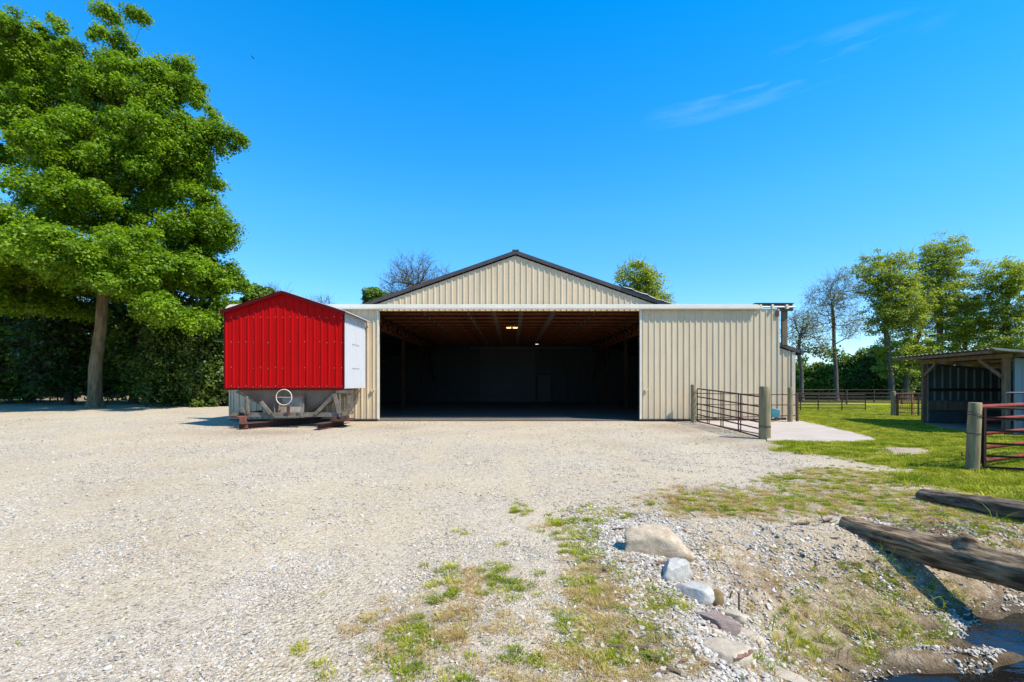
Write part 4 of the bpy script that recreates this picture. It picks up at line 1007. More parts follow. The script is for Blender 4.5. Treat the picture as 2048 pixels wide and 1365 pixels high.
# ------------------------------------------------------------------ scattered stuff through geometry nodes
def scatter(name, pos, rot, scl, idx, protos, kind='stuff'):
    me = bpy.data.meshes.new(name); n = len(pos)
    me.vertices.add(n); me.vertices.foreach_set('co', np.asarray(pos, np.float32).reshape(-1))
    a_ = me.attributes.new('rot', 'FLOAT_VECTOR', 'POINT'); a_.data.foreach_set('vector', np.asarray(rot, np.float32).reshape(-1))
    a_ = me.attributes.new('scl', 'FLOAT_VECTOR', 'POINT'); a_.data.foreach_set('vector', np.asarray(scl, np.float32).reshape(-1))
    a_ = me.attributes.new('idx', 'INT', 'POINT'); a_.data.foreach_set('value', np.asarray(idx, np.int32))
    o = bpy.data.objects.new(name, me); COL.objects.link(o); tag(o, kind=kind)
    col = bpy.data.collections.new(name+'_kinds')
    for p_ in protos: col.objects.link(p_)
    ng = bpy.data.node_groups.new(name, 'GeometryNodeTree')
    ng.interface.new_socket('Geometry', in_out='INPUT', socket_type='NodeSocketGeometry'); ng.interface.new_socket('Geometry', in_out='OUTPUT', socket_type='NodeSocketGeometry')
    gi = ng.nodes.new('NodeGroupInput'); go = ng.nodes.new('NodeGroupOutput')
    ci = ng.nodes.new('GeometryNodeCollectionInfo'); ci.inputs['Collection'].default_value = col; ci.inputs['Separate Children'].default_value = True; ci.inputs['Reset Children'].default_value = True
    mp_ = ng.nodes.new('GeometryNodeMeshToPoints'); ip = ng.nodes.new('GeometryNodeInstanceOnPoints'); ip.inputs['Pick Instance'].default_value = True
    def na(nm, ty):
        q = ng.nodes.new('GeometryNodeInputNamedAttribute'); q.data_type = ty; q.inputs['Name'].default_value = nm; return q.outputs['Attribute']
    L = ng.links.new
    L(gi.outputs[0], mp_.inputs['Mesh']); L(mp_.outputs[0], ip.inputs['Points']); L(ci.outputs[0], ip.inputs['Instance'])
    L(na('idx', 'INT'), ip.inputs['Instance Index']); L(na('rot', 'FLOAT_VECTOR'), ip.inputs['Rotation']); L(na('scl', 'FLOAT_VECTOR'), ip.inputs['Scale'])
    L(ip.outputs[0], go.inputs[0])
    md = o.modifiers.new('scatter', 'NODES'); md.node_group = ng
    return o
def stone_protos(n=7):
    out = []
    for i in range(n):
        bm = bmesh.new(); bmesh.ops.create_icosphere(bm, subdivisions=2, radius=.5); rn = random.Random(i+50)
        pl = [(Vector((rn.uniform(-1,1), rn.uniform(-1,1), rn.uniform(-1,1))).normalized(), rn.uniform(.2,.4)) for _ in range(7)]
        for v_ in bm.verts:
            p_ = v_.co.copy()
            for d, k in pl:
                e = p_.dot(d)-k
                if e > 0: p_ -= d*e
            v_.co = Vector((p_.x*1.1, p_.y*.85, p_.z*.62))*(1+.25*mn.noise(p_*3+Vector((i*9,0,0))))
        me = bpy.data.meshes.new('pebble_shape'); bm.to_mesh(me); bm.free(); me.materials.append(M['peb'])
        out.append(bpy.data.objects.new('pebble_shape_%c' % (97+i), me))
    return out
def hit_random(n, y0, y1, xl=-1.18, xr=1.18):
    """random ground points, even over the area the photo sees between two distances"""
    y = np.sqrt(rng.uniform(y0*y0, y1*y1, n)); x = y*rng.uniform(xl, xr, n); return x, y
def nz(x, y, s, seed=0.0):
    return np.array([mn.fractal(Vector((a_*s, b_*s, seed)), .6, 2, 4) for a_, b_ in zip(x, y)])
def normals(x, y, e=.04):
    hx = (height(x+e, y)-height(x-e, y))/(2*e); hy = (height(x, y+e)-height(x, y-e))/(2*e); return hx, hy
def gravel():
    PX = []; RT = []; SC = []
    for (n, y0, y1, smin, smax, zone) in ((60000, 1.7, 5.0, .008, .026, 'yard'), (80000, 1.7, 4.2, .005, .016, 'yard'), (75000, 5.0, 11, .012, .032, 'yard'), (30000, 11, 19, .02, .045, 'yard'),
                                          (2600, 1.7, 12, .03, .052, 'yard'), (75000, 1.7, 6.2, .014, .042, 'bank')):
        if zone == 'bank': x, y = hit_random(n, y0, y1, .05, 1.25)
        else: x, y = hit_random(n, y0, y1)
        z = height(x, y); g, dr, so, lawn, d = masks(x, y, z)
        k = nz(x, y, .9)+.5*nz(x, y, 3.1, 5.)
        inb = (np.abs(x-BX) < HW) & (y > 17.6)
        keep = ~pad_inside(x, y) & ~inb & (d > -.25)
        prob = np.clip(.35+.9*k, .06, 1)
        if zone == 'bank':
            dl, wd = d, shore(x, y)[1]
            b = ss(1.45, .95, dl/wd); heap = np.exp(-((x-1.15)**2/.25+(y-4.1)**2/1.2))+np.exp(-((x-1.4)**2/.12+(y-3.2)**2/.8))
            prob = np.clip(b*(.14+1.5*np.clip(k+.02, 0, 1))+heap*1.2, 0, 1)
        prob = prob*(1-.75*np.clip(lawn, 0, 1))*(1-.35*so*(zone == 'yard'))*(1-.45*np.clip(g, 0, 1))
        prob = prob*(1-.9*tracks(x, y))+.25*np.exp(-((tracks(x, y)-.35)/.15)**2)*(zone == 'yard')
        keep &= rng.random(n) < prob
        x, y, z = x[keep], y[keep], z[keep]; m_ = len(x)
        s = smin+(smax-smin)*rng.random(m_)**2.0
        hx, hy = normals(x, y)
        PX.append(np.stack([x, y, z+s*.12], -1)); RT.append(np.stack([np.arctan(hy)+rng.normal(0,.3,m_), -np.arctan(hx)+rng.normal(0,.3,m_), rng.uniform(0,6.28,m_)], -1))
        SC.append(np.stack([s*rng.uniform(.8,1.35,m_), s*rng.uniform(.75,1.1,m_), s*rng.uniform(.6,1.05,m_)], -1)*1.15)
    P_ = np.concatenate(PX); Rr = np.concatenate(RT); Sc = np.concatenate(SC)
    pr = stone_protos()
    scatter('gravel', P_, Rr, Sc, rng.integers(0, len(pr), len(P_)), pr)
    print('stones', len(P_))
gravel()

def tuft_protos(mat, n, blades, hgt, spread, wd, lean, tag_):
    out = []
    for i in range(n):
        rn = random.Random(i*31+len(tag_)); m = MB()
        for b_ in range(blades):
            a_ = rn.uniform(0, 6.283); r = spread*math.sqrt(rn.random()); bx, by = r*math.cos(a_), r*math.sin(a_)
            h_ = hgt*rn.uniform(.45, 1.1); d = a_+rn.uniform(-.9, .9); ln = lean*rn.uniform(.3, 1.3)*h_
            wx, wy = -math.sin(d)*wd*rn.uniform(.6,1.2), math.cos(d)*wd*rn.uniform(.6,1.2)
            q = [(0, 0, 1), (.35, .62, .8), (.9, .92, .45), (1.35, .95 if lean > .6 else 1.15, 0)]
            vs = []
            for (l_, z_, w_) in q:
                cx_, cy_, cz_ = bx+math.cos(d)*ln*l_, by+math.sin(d)*ln*l_, h_*z_
                vs += [(cx_-wx*w_, cy_-wy*w_, cz_), (cx_+wx*w_, cy_+wy*w_, cz_)]
            m.add(vs, [(0,1,3,2), (2,3,5,4), (4,5,7,6)])
        me = bpy.data.meshes.new(tag_); me.from_pydata(m.v, [], m.f); me.update(); me.materials.append(mat)
        out.append(bpy.data.objects.new(tag_+'_%c' % (97+i), me))
    return out
def grass():
    gp_ = tuft_protos(M['grass'], 4, 46, .038, .05, .0024, .9, 'green_tuft')
    dp = tuft_protos(M['dry'], 3, 50, .03, .06, .0020, 1.3, 'dry_tuft')
    lp_ = tuft_protos(M['grass'], 3, 90, .06, .15, .0045, .7, 'turf_tuft')
    rp = tuft_protos(M['grass'], 3, 7, .17, .06, .0045, 1.5, 'wild_strand')
    P1 = []; R1 = []; S1 = []; I1 = []
    def put(x, y, s, i0, n_):
        z = height(x, y); m_ = len(x); P1.append(np.stack([x, y, z-.004], -1)); hx, hy = normals(x, y)
        R1.append(np.stack([np.arctan(hy)*.5, -np.arctan(hx)*.5, rng.uniform(0, 6.28, m_)], -1)); S1.append(np.stack([s, s, s*rng.uniform(.7, 1.25, m_)], -1)); I1.append(i0+rng.integers(0, n_, m_))
    # near tufts
    n = 95000; x, y = hit_random(n, 1.8, 9.5, -.6, 1.25); z = height(x, y); g, dr, so, lawn, d = masks(x, y, z)
    k = nz(x, y, 4.5, 2.); k2 = nz(x, y, 1.4, 9.)
    ok = (d > .02) & ~pad_inside(x, y)
    pg = np.clip(g*1.25-.45+k*2.4+.3*k2+.3*lawn, 0, 1)*(.3+.7*lawn+.45*(g > .3)); pdry = np.clip(np.maximum(dr*1.1, g*.45)-.32-k*1.6, 0, 1)*.6
    a_ = ok & (rng.random(n) < pg*(.60+.25*(lawn > .5))) & (g > .12); put(x[a_], y[a_], rng.uniform(.3, .95, a_.sum()), 0, 4)
    b_ = ok & (rng.random(n) < pdry*.75) & (dr > .12) & ~a_; put(x[b_], y[b_], rng.uniform(.45, 1.05, b_.sum()), 4, 3)
    # the odd weed in the gravel
    n = 260; x, y = hit_random(n, 2, 12, -1.1, .9); z = height(x, y); g, dr, so, lawn, d = masks(x, y, z); c_ = (d > .1) & (nz(x, y, .8, 4.) > -.05); put(x[c_], y[c_], rng.uniform(.2, .5, c_.sum()), 0, 7)
    # lawn
    n = 42000; x, y = hit_random(n, 5, 34, .45, 1.25); z = height(x, y); g, dr, so, lawn, d = masks(x, y, z); k = nz(x, y, 1.5, 7.)
    c_ = (lawn > .15) & (rng.random(n) < np.clip(lawn*g*1.1+k*.5, 0, 1)); put(x[c_], y[c_], rng.uniform(.5, 1.35, c_.sum()), 7, 3)
    for (px_, py_, sx_, sy_, n_) in ((1800, 1230, 55, 45, 26), (1730, 1150, 30, 20, 8), (1870, 1290, 40, 25, 14), (1700, 1290, 60, 40, 12), (1560, 1290, 40, 25, 8), (2010, 1080, 40, 20, 8)):
        q = [G(px_+rng.normal()*sx_, py_+rng.normal()*sy_) for _ in range(n_)]; x = np.array([a[0] for a in q]); y = np.array([a[1] for a in q]); k_ = shore(x, y)[0] > .02
        put(x[k_], y[k_], rng.uniform(.4, .95, k_.sum()), 10, 3)
    P_ = np.concatenate(P1); pr = gp_+dp+lp_+rp
    # Collection Info orders children by name
    names = sorted(p_.name for p_ in pr); order = [names.index(p_.name) for p_ in pr]
    idx = np.array(order)[np.concatenate(I1)]
    scatter('grass', P_, np.concatenate(R1), np.concatenate(S1), idx, pr); print('tufts', len(P_))
grass()
def debris():
    """bark chips and twigs around the logs"""
    pr = []
    for i in range(4):
        rn = random.Random(i); m = MB(); m.hexa([(-.5,-.12,0),(.5,-.1,0),(.45,.12,.02),(-.45,.1,.0),(-.48,-.1,.06),(.5,-.08,.08),(.42,.1,.09),(-.42,.1,.05)])
        me = bpy.data.meshes.new('chip'); me.from_pydata(m.v, [], m.f); me.materials.append(M['bark_debris']); pr.append(bpy.data.objects.new('chip_%c' % (97+i), me))
    n = 9000; x, y = hit_random(n, 2.2, 7, .2, 1.25); xt, yt = hit_random(90, 2.2, 14, -1.1, .6); z = height(x, y); px, py = proj(x, y, z)
    e = np.exp(-(((px-1880)/110)**2+((py-1065)/32)**2))*1.3+.5*np.exp(-(((px-1750)/80)**2+((py-1130)/30)**2))+.35*np.exp(-(((px-1890)/60)**2+((py-1210)/40)**2))+.025+.2*np.exp(-(((px-1300)/200)**2+((py-1290)/60)**2))
    c_ = (rng.random(n) < e) & (shore(x, y)[0] > 0) & ~pad_inside(x, y); x, y = np.concatenate([x[c_], xt]), np.concatenate([y[c_], yt]); m_ = len(x)
    hx, hy = normals(x, y); s = rng.uniform(.02, .10, m_); thn = np.where(np.arange(m_) >= m_-90, .18, 1.0)
    scatter('bark_litter', np.stack([x, y, height(x, y)+.012], -1), np.stack([np.arctan(hy)+rng.normal(0,.25,m_), -np.arctan(hx)+rng.normal(0,.25,m_), rng.normal(-.5,.9,m_)], -1),
            np.stack([s*(1.6-.6*thn), s*rng.uniform(.3,1.2,m_)*thn, s*.6*thn], -1), rng.integers(0, 4, m_), pr)
debris()

# ------------------------------------------------------------------ trees
def sample_env(ell, n, rg, shell=.35):
    """points in a union of ellipsoids, biased outward"""
    ell = np.array(ell, float); vol = ell[:,3]*ell[:,4]*ell[:,5]; w_ = vol**.75; w_ /= w_.sum()
    out = []
    while len(out) < n:
        i = rg.choice(len(ell), p=w_); d = rg.normal(size=3); d /= np.linalg.norm(d); r = rg.random()**shell
        out.append(ell[i,:3]+d*r*ell[i,3:6])
    return np.array(out)
def clumps(ell, nc, per, rad, rg, md, jit=.25):
    e2 = np.array(ell, float); e2[:, 3:6] = np.maximum(e2[:, 3:6]-rad*.75, .35)
    C = thin(sample_env(e2, nc, rg, .55), md); out = []
    for c_ in C:
        R_ = rad*rg.uniform(.65, 1.35); n = max(4, int(per*(R_/rad)**2))
        d = rg.normal(size=(n, 3)); d /= np.linalg.norm(d, axis=1, keepdims=True); d[:, 2] = np.abs(d[:, 2])*1.0-.25
        r_ = R_*rg.uniform(.35, 1, (n, 1)); out.append(c_+d*r_*np.array([1, 1, .9]))
    return np.concatenate(out)
def thin(P, md):
    keep = []
    for p_ in P:
        if all(np.sum((p_-q)**2) > md*md for q in keep[-400:]): keep.append(p_)
    return np.array(keep)
def skeleton(trunk, att, step=1.2, up=.5):
    pos = [np.array(p_, float) for p_ in trunk]; par = [-1]+list(range(len(trunk)-1)); tip = []
    top = np.array(trunk[-1]); base = np.array(trunk[len(trunk)//2])
    o = np.argsort(np.linalg.norm(att-base, axis=1))
    A = np.zeros((len(att)*14+len(trunk), 3)); A[:len(pos)] = np.array(pos); cnt = len(pos); lo = max(1, len(trunk)//2); PL = np.zeros(len(A))
    for i in o:
        a_ = att[i]; D = np.linalg.norm(A[lo:cnt]-a_, axis=1); c_ = D+up*np.maximum(0, A[lo:cnt,2]+.35*D-a_[2])+.45*PL[lo:cnt]; j = lo+int(np.argmin(c_)); d = np.linalg.norm(A[j]-a_)
        k = max(1, int(d/step)); prev = j; s0 = A[j].copy()
        for q in range(1, k+1):
            t = q/k; p_ = s0+(a_-s0)*t; p_ = p_+np.array([0, 0, -.06*d*math.sin(math.pi*t)])+(rg_g.normal(size=3)*.07*d/k if q < k else 0)
            A[cnt] = p_; PL[cnt] = PL[prev]+d/k; par.append(prev); prev = cnt; cnt += 1
            if cnt >= len(A)-2: break
        tip.append(prev)
        if cnt >= len(A)-2: break
    A = A[:cnt]; w_ = np.zeros(cnt); w_[tip] = 1
    for i in range(cnt-1, 0, -1): w_[par[i]] += w_[i]
    return A, par, w_
rg_g = np.random.default_rng(3)
def frames(d):
    ref = np.where(np.abs(d[:, 2:3]) < .9, np.array([[0,0,1.]]), np.array([[1.,0,0]]))
    u_ = np.cross(d, ref); u_ /= np.linalg.norm(u_, axis=1, keepdims=True); v_ = np.cross(d, u_); return u_, v_
def tubes(a_, b_, ra, rb, k):
    d = b_-a_; L = np.linalg.norm(d, axis=1, keepdims=True)+1e-9; d = d/L; u_, v_ = frames(d)
    ang = np.arange(k)*2*np.pi/k; c_, s_ = np.cos(ang), np.sin(ang)
    off = u_[:,None,:]*c_[None,:,None]+v_[:,None,:]*s_[None,:,None]
    A = a_[:,None,:]+off*ra[:,None,None]; B = b_[:,None,:]+off*rb[:,None,None]
    V = np.concatenate([A, B], 1).reshape(-1, 3); n = len(a_); base = (np.arange(n)*2*k)[:,None]; j = np.arange(k); jn = (j+1) % k
    Fq = np.stack([base+j, base+jn, base+k+jn, base+k+j], -1).reshape(-1, 4); return V, Fq
def leaves(C, Rc, n_each, size, rg, flat=.6, upb=.55, hollow=.45):
    n = len(C); N_ = n*n_each; d = rg.normal(size=(N_, 3)); d /= np.linalg.norm(d, axis=1, keepdims=True)
    d[:, 2] = np.where(rg.random(N_) < .55, np.abs(d[:, 2]), d[:, 2])
    r = (hollow+(1-hollow)*rg.random(N_)**.8)
    lump = 1+.25*rg.normal(size=n).repeat(n_each)*0
    Rr = np.repeat(Rc, n_each)*lump; P = np.repeat(C, n_each, 0)+d*np.stack([Rr, Rr, Rr*flat], -1)*r[:,None]
    nrm = d*(1-upb)+np.array([0,0,upb])+rg.normal(size=(N_,3))*.38; nrm /= np.linalg.norm(nrm, axis=1, keepdims=True)
    u_, v_ = frames(nrm); a_ = rg.uniform(0, 6.28, N_); t = u_*np.cos(a_)[:,None]+v_*np.sin(a_)[:,None]; b_ = np.cross(nrm, t)
    s = size*rg.uniform(.6, 1.25, N_)[:,None]
    V = np.stack([P-t*s*.55, P+b_*s*.36-nrm*s*.08, P+t*s*.55-nrm*s*.06, P-b_*s*.36-nrm*s*.08], 1).reshape(-1, 3)
    Fq = np.arange(N_*4).reshape(-1, 4)
    rv = np.clip(np.repeat(rg.random(n), n_each)*.45+rg.random(N_)*.55, 0, 1)
    return V, Fq, rv
def tree(name, trunk, ell, label, ncl, per, lsize, rcl, leaf, barkm, seed, r0=.3, group=None, shell=.35, flat=.6, upb=.55, twigs=0, twl=.6, mind=0, up=.5, step=1.2, hollow=.45, flare=1.5, cat='tree', rmin=.012, atts=None, pw=.62, clump=None, jit=0):
    global rg_g
    rg = np.random.default_rng(seed); rg_g = rg
    att = sample_env(ell, ncl, rg, shell)
    if mind: att = thin(att, mind)
    if clump: att = clumps(ell, *clump[:3], rg, clump[3])
    if jit: att = att+rg.normal(size=att.shape)*jit
    if atts is not None: att = np.concatenate([att, atts])
    A, par, w_ = skeleton(trunk, att, step, up); par = np.array(par)
    nt_ = len(trunk); W_ = w_.max(); rad = np.maximum(rmin, r0*.8*(w_/W_)**pw)
    for i in range(nt_): 
        t = i/(nt_-1); rad[i] = max(rad[i], r0*(1-.55*t))
    root = empty(name, tuple(trunk[0]), label, cat, group)
    Vs = []; Fs = []; off = 0
    i = np.arange(nt_, len(A)); a_ = A[par[i]]; b_ = A[i]; rb = rad[i]; ra = np.minimum(rad[par[i]], rb*1.25)
    for lo, hi, k in ((.10, 9, 9), (.035, .10, 6), (0, .035, 4)):
        m_ = (rb >= lo) & (rb < hi)
        if m_.any():
            V, Fq = tubes(a_[m_], b_[m_], ra[m_], rb[m_], k); Vs.append(V); Fs.append(Fq+off); off += len(V)
    if twigs:
        C = np.repeat(att, twigs, 0); d = rg.normal(size=C.shape)+np.array([0,0,.8])+.6*(C-np.array(trunk[-1]))/ (1+np.linalg.norm(C-np.array(trunk[-1]), axis=1, keepdims=True))
        d /= np.linalg.norm(d, axis=1, keepdims=True); ln = twl*rg.uniform(.4, 1.3, len(C))[:,None]
        V, Fq = tubes(C, C+d*ln, np.full(len(C), rmin*.9), np.full(len(C), rmin*.45), 3); Vs.append(V); Fs.append(Fq+off); off += len(V)
        mid = C+d*ln*.5; d2 = d+rg.normal(size=d.shape)*.6; V, Fq = tubes(mid, mid+d2*ln*.5, np.full(len(C), rmin*.7), np.full(len(C), rmin*.4), 3); Vs.append(V); Fs.append(Fq+off); off += len(V)
    # trunk proper, with root flare
    m = MB(); pts = []; rr = []
    T_ = [Vector(p_) for p_ in trunk]
    for q in range(nt_-1):
        for s_ in range(5):
            f = s_/5; pts.append(T_[q].lerp(T_[q+1], f)); rr.append(rad[q]*(1-f)+rad[q+1]*f)
    pts.append(T_[-1]); rr.append(rad[nt_-1])
    z0 = T_[0].z; rr = [r_*(1+(flare-1)*math.exp(-(p_.z-z0)/(r0*1.1))) for r_, p_ in zip(rr, pts)]
    k = 22; vs = []
    for (p_, r_) in zip(pts, rr):
        for j in range(k):
            an = 2*math.pi*j/k; fl = 1+.16*math.exp(-(p_.z-z0)/(r0*1.5))*math.sin(an*5+seed)+.06*mn.noise(Vector((math.cos(an)*1.5, math.sin(an)*1.5, p_.z*.8+seed)))
            vs.append((p_.x+math.cos(an)*r_*fl, p_.y+math.sin(an)*r_*fl, p_.z-(.15 if p_ is pts[0] else 0)))
    fq = [(a2*k+j, a2*k+(j+1) % k, (a2+1)*k+(j+1) % k, (a2+1)*k+j) for a2 in range(len(pts)-1) for j in range(k)]
    Vs.append(np.array(vs)); Fs.append(np.array(fq)+off)
    me = bpy.data.meshes.new('trunk'); O = np.array(trunk[0])
    bulk(me, np.concatenate(Vs)-O, np.concatenate(Fs)); o = link('trunk', me, barkm, root, True); o.location = (0,0,0)
    if per:
        V, Fq, rv = leaves(att, rcl*rg.uniform(.6, 1.35, len(att)), per, lsize, rg, flat, upb, hollow)
        me = bpy.data.meshes.new('crown'); bulk(me, V-O, Fq)
        at_ = me.attributes.new('rv', 'FLOAT', 'FACE'); at_.data.foreach_set('value', rv.astype(np.float32))
        o = link('crown', me, leaf, root); o.location = (0,0,0)
    return root
# --- the big maple; ellipses given as photo px centre and radii at its distance
TY_ = 27.6
def E(px, py, rx, ry, Y=TY_, dy=0, ryd=None, Y0=None):
    Y0 = Y0 or Y; s = Y0/F; x_, y_, z_ = (px-CX)*s, Y0, CAMZ+(HY-py)*s
    return (x_, y_+dy, z_, rx*s, (ryd if ryd else rx*s*.8), ry*s)
def tp(px, py, Y=TY_, dy=0): 
    s = Y/F; return ((px-CX)*s, Y+dy, CAMZ+(HY-py)*s)
maple = [E(385,345,72,52), E(60,235,100,75), E(130,300,95,65), E(340,160,70,60), E(300,250,110,80), E(370,520,80,50), E(236,66,34,40), E(240,108,48,46), E(232,92,36,40), E(262,36,34,24), E(205,30,20,22), E(110,62,30,22), E(40,120,115,85), E(150,150,90,62), E(255,190,110,85), E(350,210,85,85), E(420,290,64,62), E(450,280,44,36),
         E(300,330,150,90), E(200,290,110,80), E(30,230,80,70), E(405,400,58,44), E(440,460,60,54), E(360,470,110,70), E(230,450,80,60),
         E(110,440,80,50), E(170,385,85,60), E(250,380,90,65), E(330,400,80,65), E(60,405,45,28), E(230,450,80,60, dy=-3, ryd=2.5), E(200,360,60,50, dy=-3, ryd=2.2), E(190,510,90,45, dy=-4, ryd=2.5), E(250,560,70,40, dy=-4.5, ryd=2.2), E(130,590,60,26, dy=-4, ryd=2.5), E(320,520,70,50, dy=-3, ryd=2.5), E(440,655,40,26, dy=-2, ryd=1.5), E(-40,150,90,110), E(-60,290,70,60), E(-10,330,45,22), E(300,560,150,55, dy=-2, ryd=6.5), E(440,560,66,60), E(455,625,36,30), E(140,560,150,50, dy=-2, ryd=6.5), E(20,560,90,70, dy=-2, ryd=6), E(80,620,90,25, dy=-1, ryd=5), E(410,650,60,34, dy=-3, ryd=2.5), E(340,600,90,30, dy=-3.5, ryd=2.5),
         E(250,540,60,40, dy=-4, ryd=2), E(120,540,70,40, dy=-4, ryd=2)]
tree('maple_tree', [tp(190, 816), tp(190, 740), tp(201, 660), tp(205, 600), tp(215, 500), tp(225, 380), tp(228, 260), tp(226, 140)], maple,
     'huge bright green maple with a thick pale trunk at the left of the yard', 10, 190, .15, .58, M['maple_leaf'], M['bark_maple'], 5, r0=.34, clump=(4200, 11, 1.0, 1.10), flat=.95, flare=1.5, up=.5, hollow=.1, upb=.42, jit=.16)
# --- trees behind the maple
tree('broadleaf_tree', [tp(20, 800, 40), tp(15, 700, 40), tp(10, 560, 40)], [E(20,500,60,90,40), E(-60,520,80,90,40), E(60,600,60,60,40), E(-20,640,90,70,40)],
     'mid green broadleaf tree behind the maple at the far left edge', 260, 150, .30, 1.3, M['wood_leaf'], M['bark_dark'], 8, r0=.3, group='trees behind the maple')
for k, (px, top, Y, rx, lab) in enumerate(((-40, 560, 33, 60, 'dark evergreen at the far left edge behind the maple'), (60, 575, 34, 62, 'dark evergreen left of the maple trunk with pale ground behind it'),
        (135, 560, 31.5, 50, 'dark evergreen with a leaning bare trunk just left of the maple trunk'), (265, 560, 33, 62, 'dark evergreen with a slim black trunk just right of the maple trunk'))):
    lowr = 690 if k in (2,) else 700
    x_, y_, z_ = tp(px, 796, Y)
    z_ = 0
    tree('evergreen_tree', [(x_, Y, 0), ((px+8-CX)*Y/F, Y, 2.2), ((px+14-CX)*Y/F, Y, 5), ((px+14-CX)*Y/F, Y, 8)],
         [E(px,620,rx,60,Y), E(px+10,680,rx,55,Y), E(px-20,700,rx*.8,45,Y), E(px,735,rx*.9,40,Y), E(px+14,760,rx*.6,30,Y), E(px-22,752,rx*.5,36,Y)], lab, 260, 75, .26, .85, M['wood_leaf'] if k in (0, 1, 3) else M['dark_leaf'], M['bark_dark'], 20+k, r0=.24, group='dark evergreens behind the maple', twigs=5, twl=1.2, jit=.6, hollow=.1)
for k, (px, top, Y, rx, lab) in enumerate(((345, 600, 29.5, 48, 'dark arborvitae right of the maple trunk, second from the wagon'), (420, 590, 29.0, 40, 'tall arborvitae with sunlit right side beside the red wagon'))):
    tree('arborvitae', [((px-CX)*Y/F, Y, 0), ((px-CX)*Y/F, Y, 3), ((px-CX)*Y/F, Y, 6.0)],
         [E(px,780,rx,42,Y), E(px,740,rx*1.02,50,Y), E(px,690,rx*.95,60,Y), E(px,640,rx*.75,60,Y)], lab, 340, 100, .18, .6, M['arb_leaf'], M['bark_dark'], 40+k, r0=.15, group='arborvitae beside the wagon', upb=.1, flat=1.2, shell=.3, jit=.42, hollow=.1)
for k, (px, Y, w_, h_, lab) in enumerate(((-10, 36, 60, 26, 'low dark shrub at the far left edge under the trees'), (40, 38, 40, 34, 'scrubby undergrowth with pale ground showing through, left of the leaning trunk'), (100, 37, 45, 26, 'low undergrowth between the two left evergreen trunks'),
        (215, 36, 40, 40, 'dark undergrowth directly behind the maple trunk'), (300, 34, 40, 42, 'dark undergrowth between the slim black trunk and the arborvitae'))):
    tree('shrub', [((px-CX)*Y/F, Y, 0), ((px-CX)*Y/F, Y, .4), ((px-CX)*Y/F+.1, Y, .9)], [E(px,790-h_*.5,w_,h_*.6,Y), E(px+w_*.5,795-h_*.4,w_*.6,h_*.45,Y)], lab, 120, 70, .18, .5, M['dark_leaf'], M['bark_dark'], 140+k, r0=.05, group='undergrowth behind the maple', twigs=3, twl=.5)
# --- behind the wagon and barn
tree('broadleaf_tree', [tp(525, 790, 45), tp(525, 700, 45), tp(520, 620, 45)], [E(515,590,25,22,45), E(500,640,40,40,45), E(535,640,30,30,45)],
     'green broadleaf tree whose top shows left of the red wagon roof', 120, 130, .32, 1.0, M['wood_leaf'], M['bark_dark'], 50, r0=.22)
tree('bare_tree', [tp(556, 790, 60), tp(555, 700, 60), tp(556, 640, 60)], [E(556,600,22,30,60), E(545,640,30,30,60)],
     'budding tree with thin twigs just above the left slope of the wagon roof', 100, 8, .2, .8, M['twig_leaf'], M['bark_grey'], 51, r0=.2, twigs=4, twl=1.4, rmin=.016)
tree('bare_tree', [tp(645, 790, 62), tp(645, 700, 62), tp(645, 640, 62)], [E(640,612,30,18,62), E(650,640,30,30,62)],
     'leafless tree just above the right slope of the wagon roof', 80, 2, .2, .8, M['twig_leaf'], M['bark_grey'], 52, r0=.2, twigs=4, twl=1.4, rmin=.015)
tree('broadleaf_tree', [tp(752, 790, 50), tp(752, 700, 50), tp(752, 640, 50)], [E(750,598,20,16,50), E(742,640,30,30,50), E(765,620,18,25,50)],
     'small green treetop rising over the left end of the barn roof', 110, 150, .28, .8, M['wood_leaf'], M['bark_dark'], 53, r0=.2)
tree('bare_tree', [tp(826, 790, 58), tp(826, 690, 58), tp(826, 600, 58), tp(829, 570, 58)], [E(825,555,52,40,58), E(800,570,42,34,58), E(850,545,22,36,58), E(780,600,25,22,58)],
     'grey leafless tree rising behind the left slope of the barn roof', 330, 0, .2, .8, M['twig_leaf'], M['bark_grey'], 54, r0=.33, twigs=4, twl=1.0, rmin=.016, up=.35, pw=.46)
tree('bare_tree', [tp(892, 790, 66), tp(892, 690, 66), tp(890, 600, 66)], [E(888,562,20,24,66), E(880,590,40,20,66)],
     'smaller leafless tree close beside the barn roof slope', 120, 2, .2, .8, M['twig_leaf'], M['bark_grey'], 55, r0=.25, twigs=4, twl=1.2, rmin=.016)
tree('broadleaf_tree', [tp(1283, 790, 52), tp(1283, 680, 52), tp(1283, 600, 52)], [E(1270,555,38,32,52), E(1300,575,34,30,52), E(1250,600,30,30,52), E(1325,600,22,22,52), E(1280,620,50,40,52)],
     'feathery green tree rising behind the right slope of the barn roof', 300, 50, .22, .85, M['spring_leaf'], M['bark_grey'], 56, r0=.3, twigs=3, twl=.9, rmin=.02)
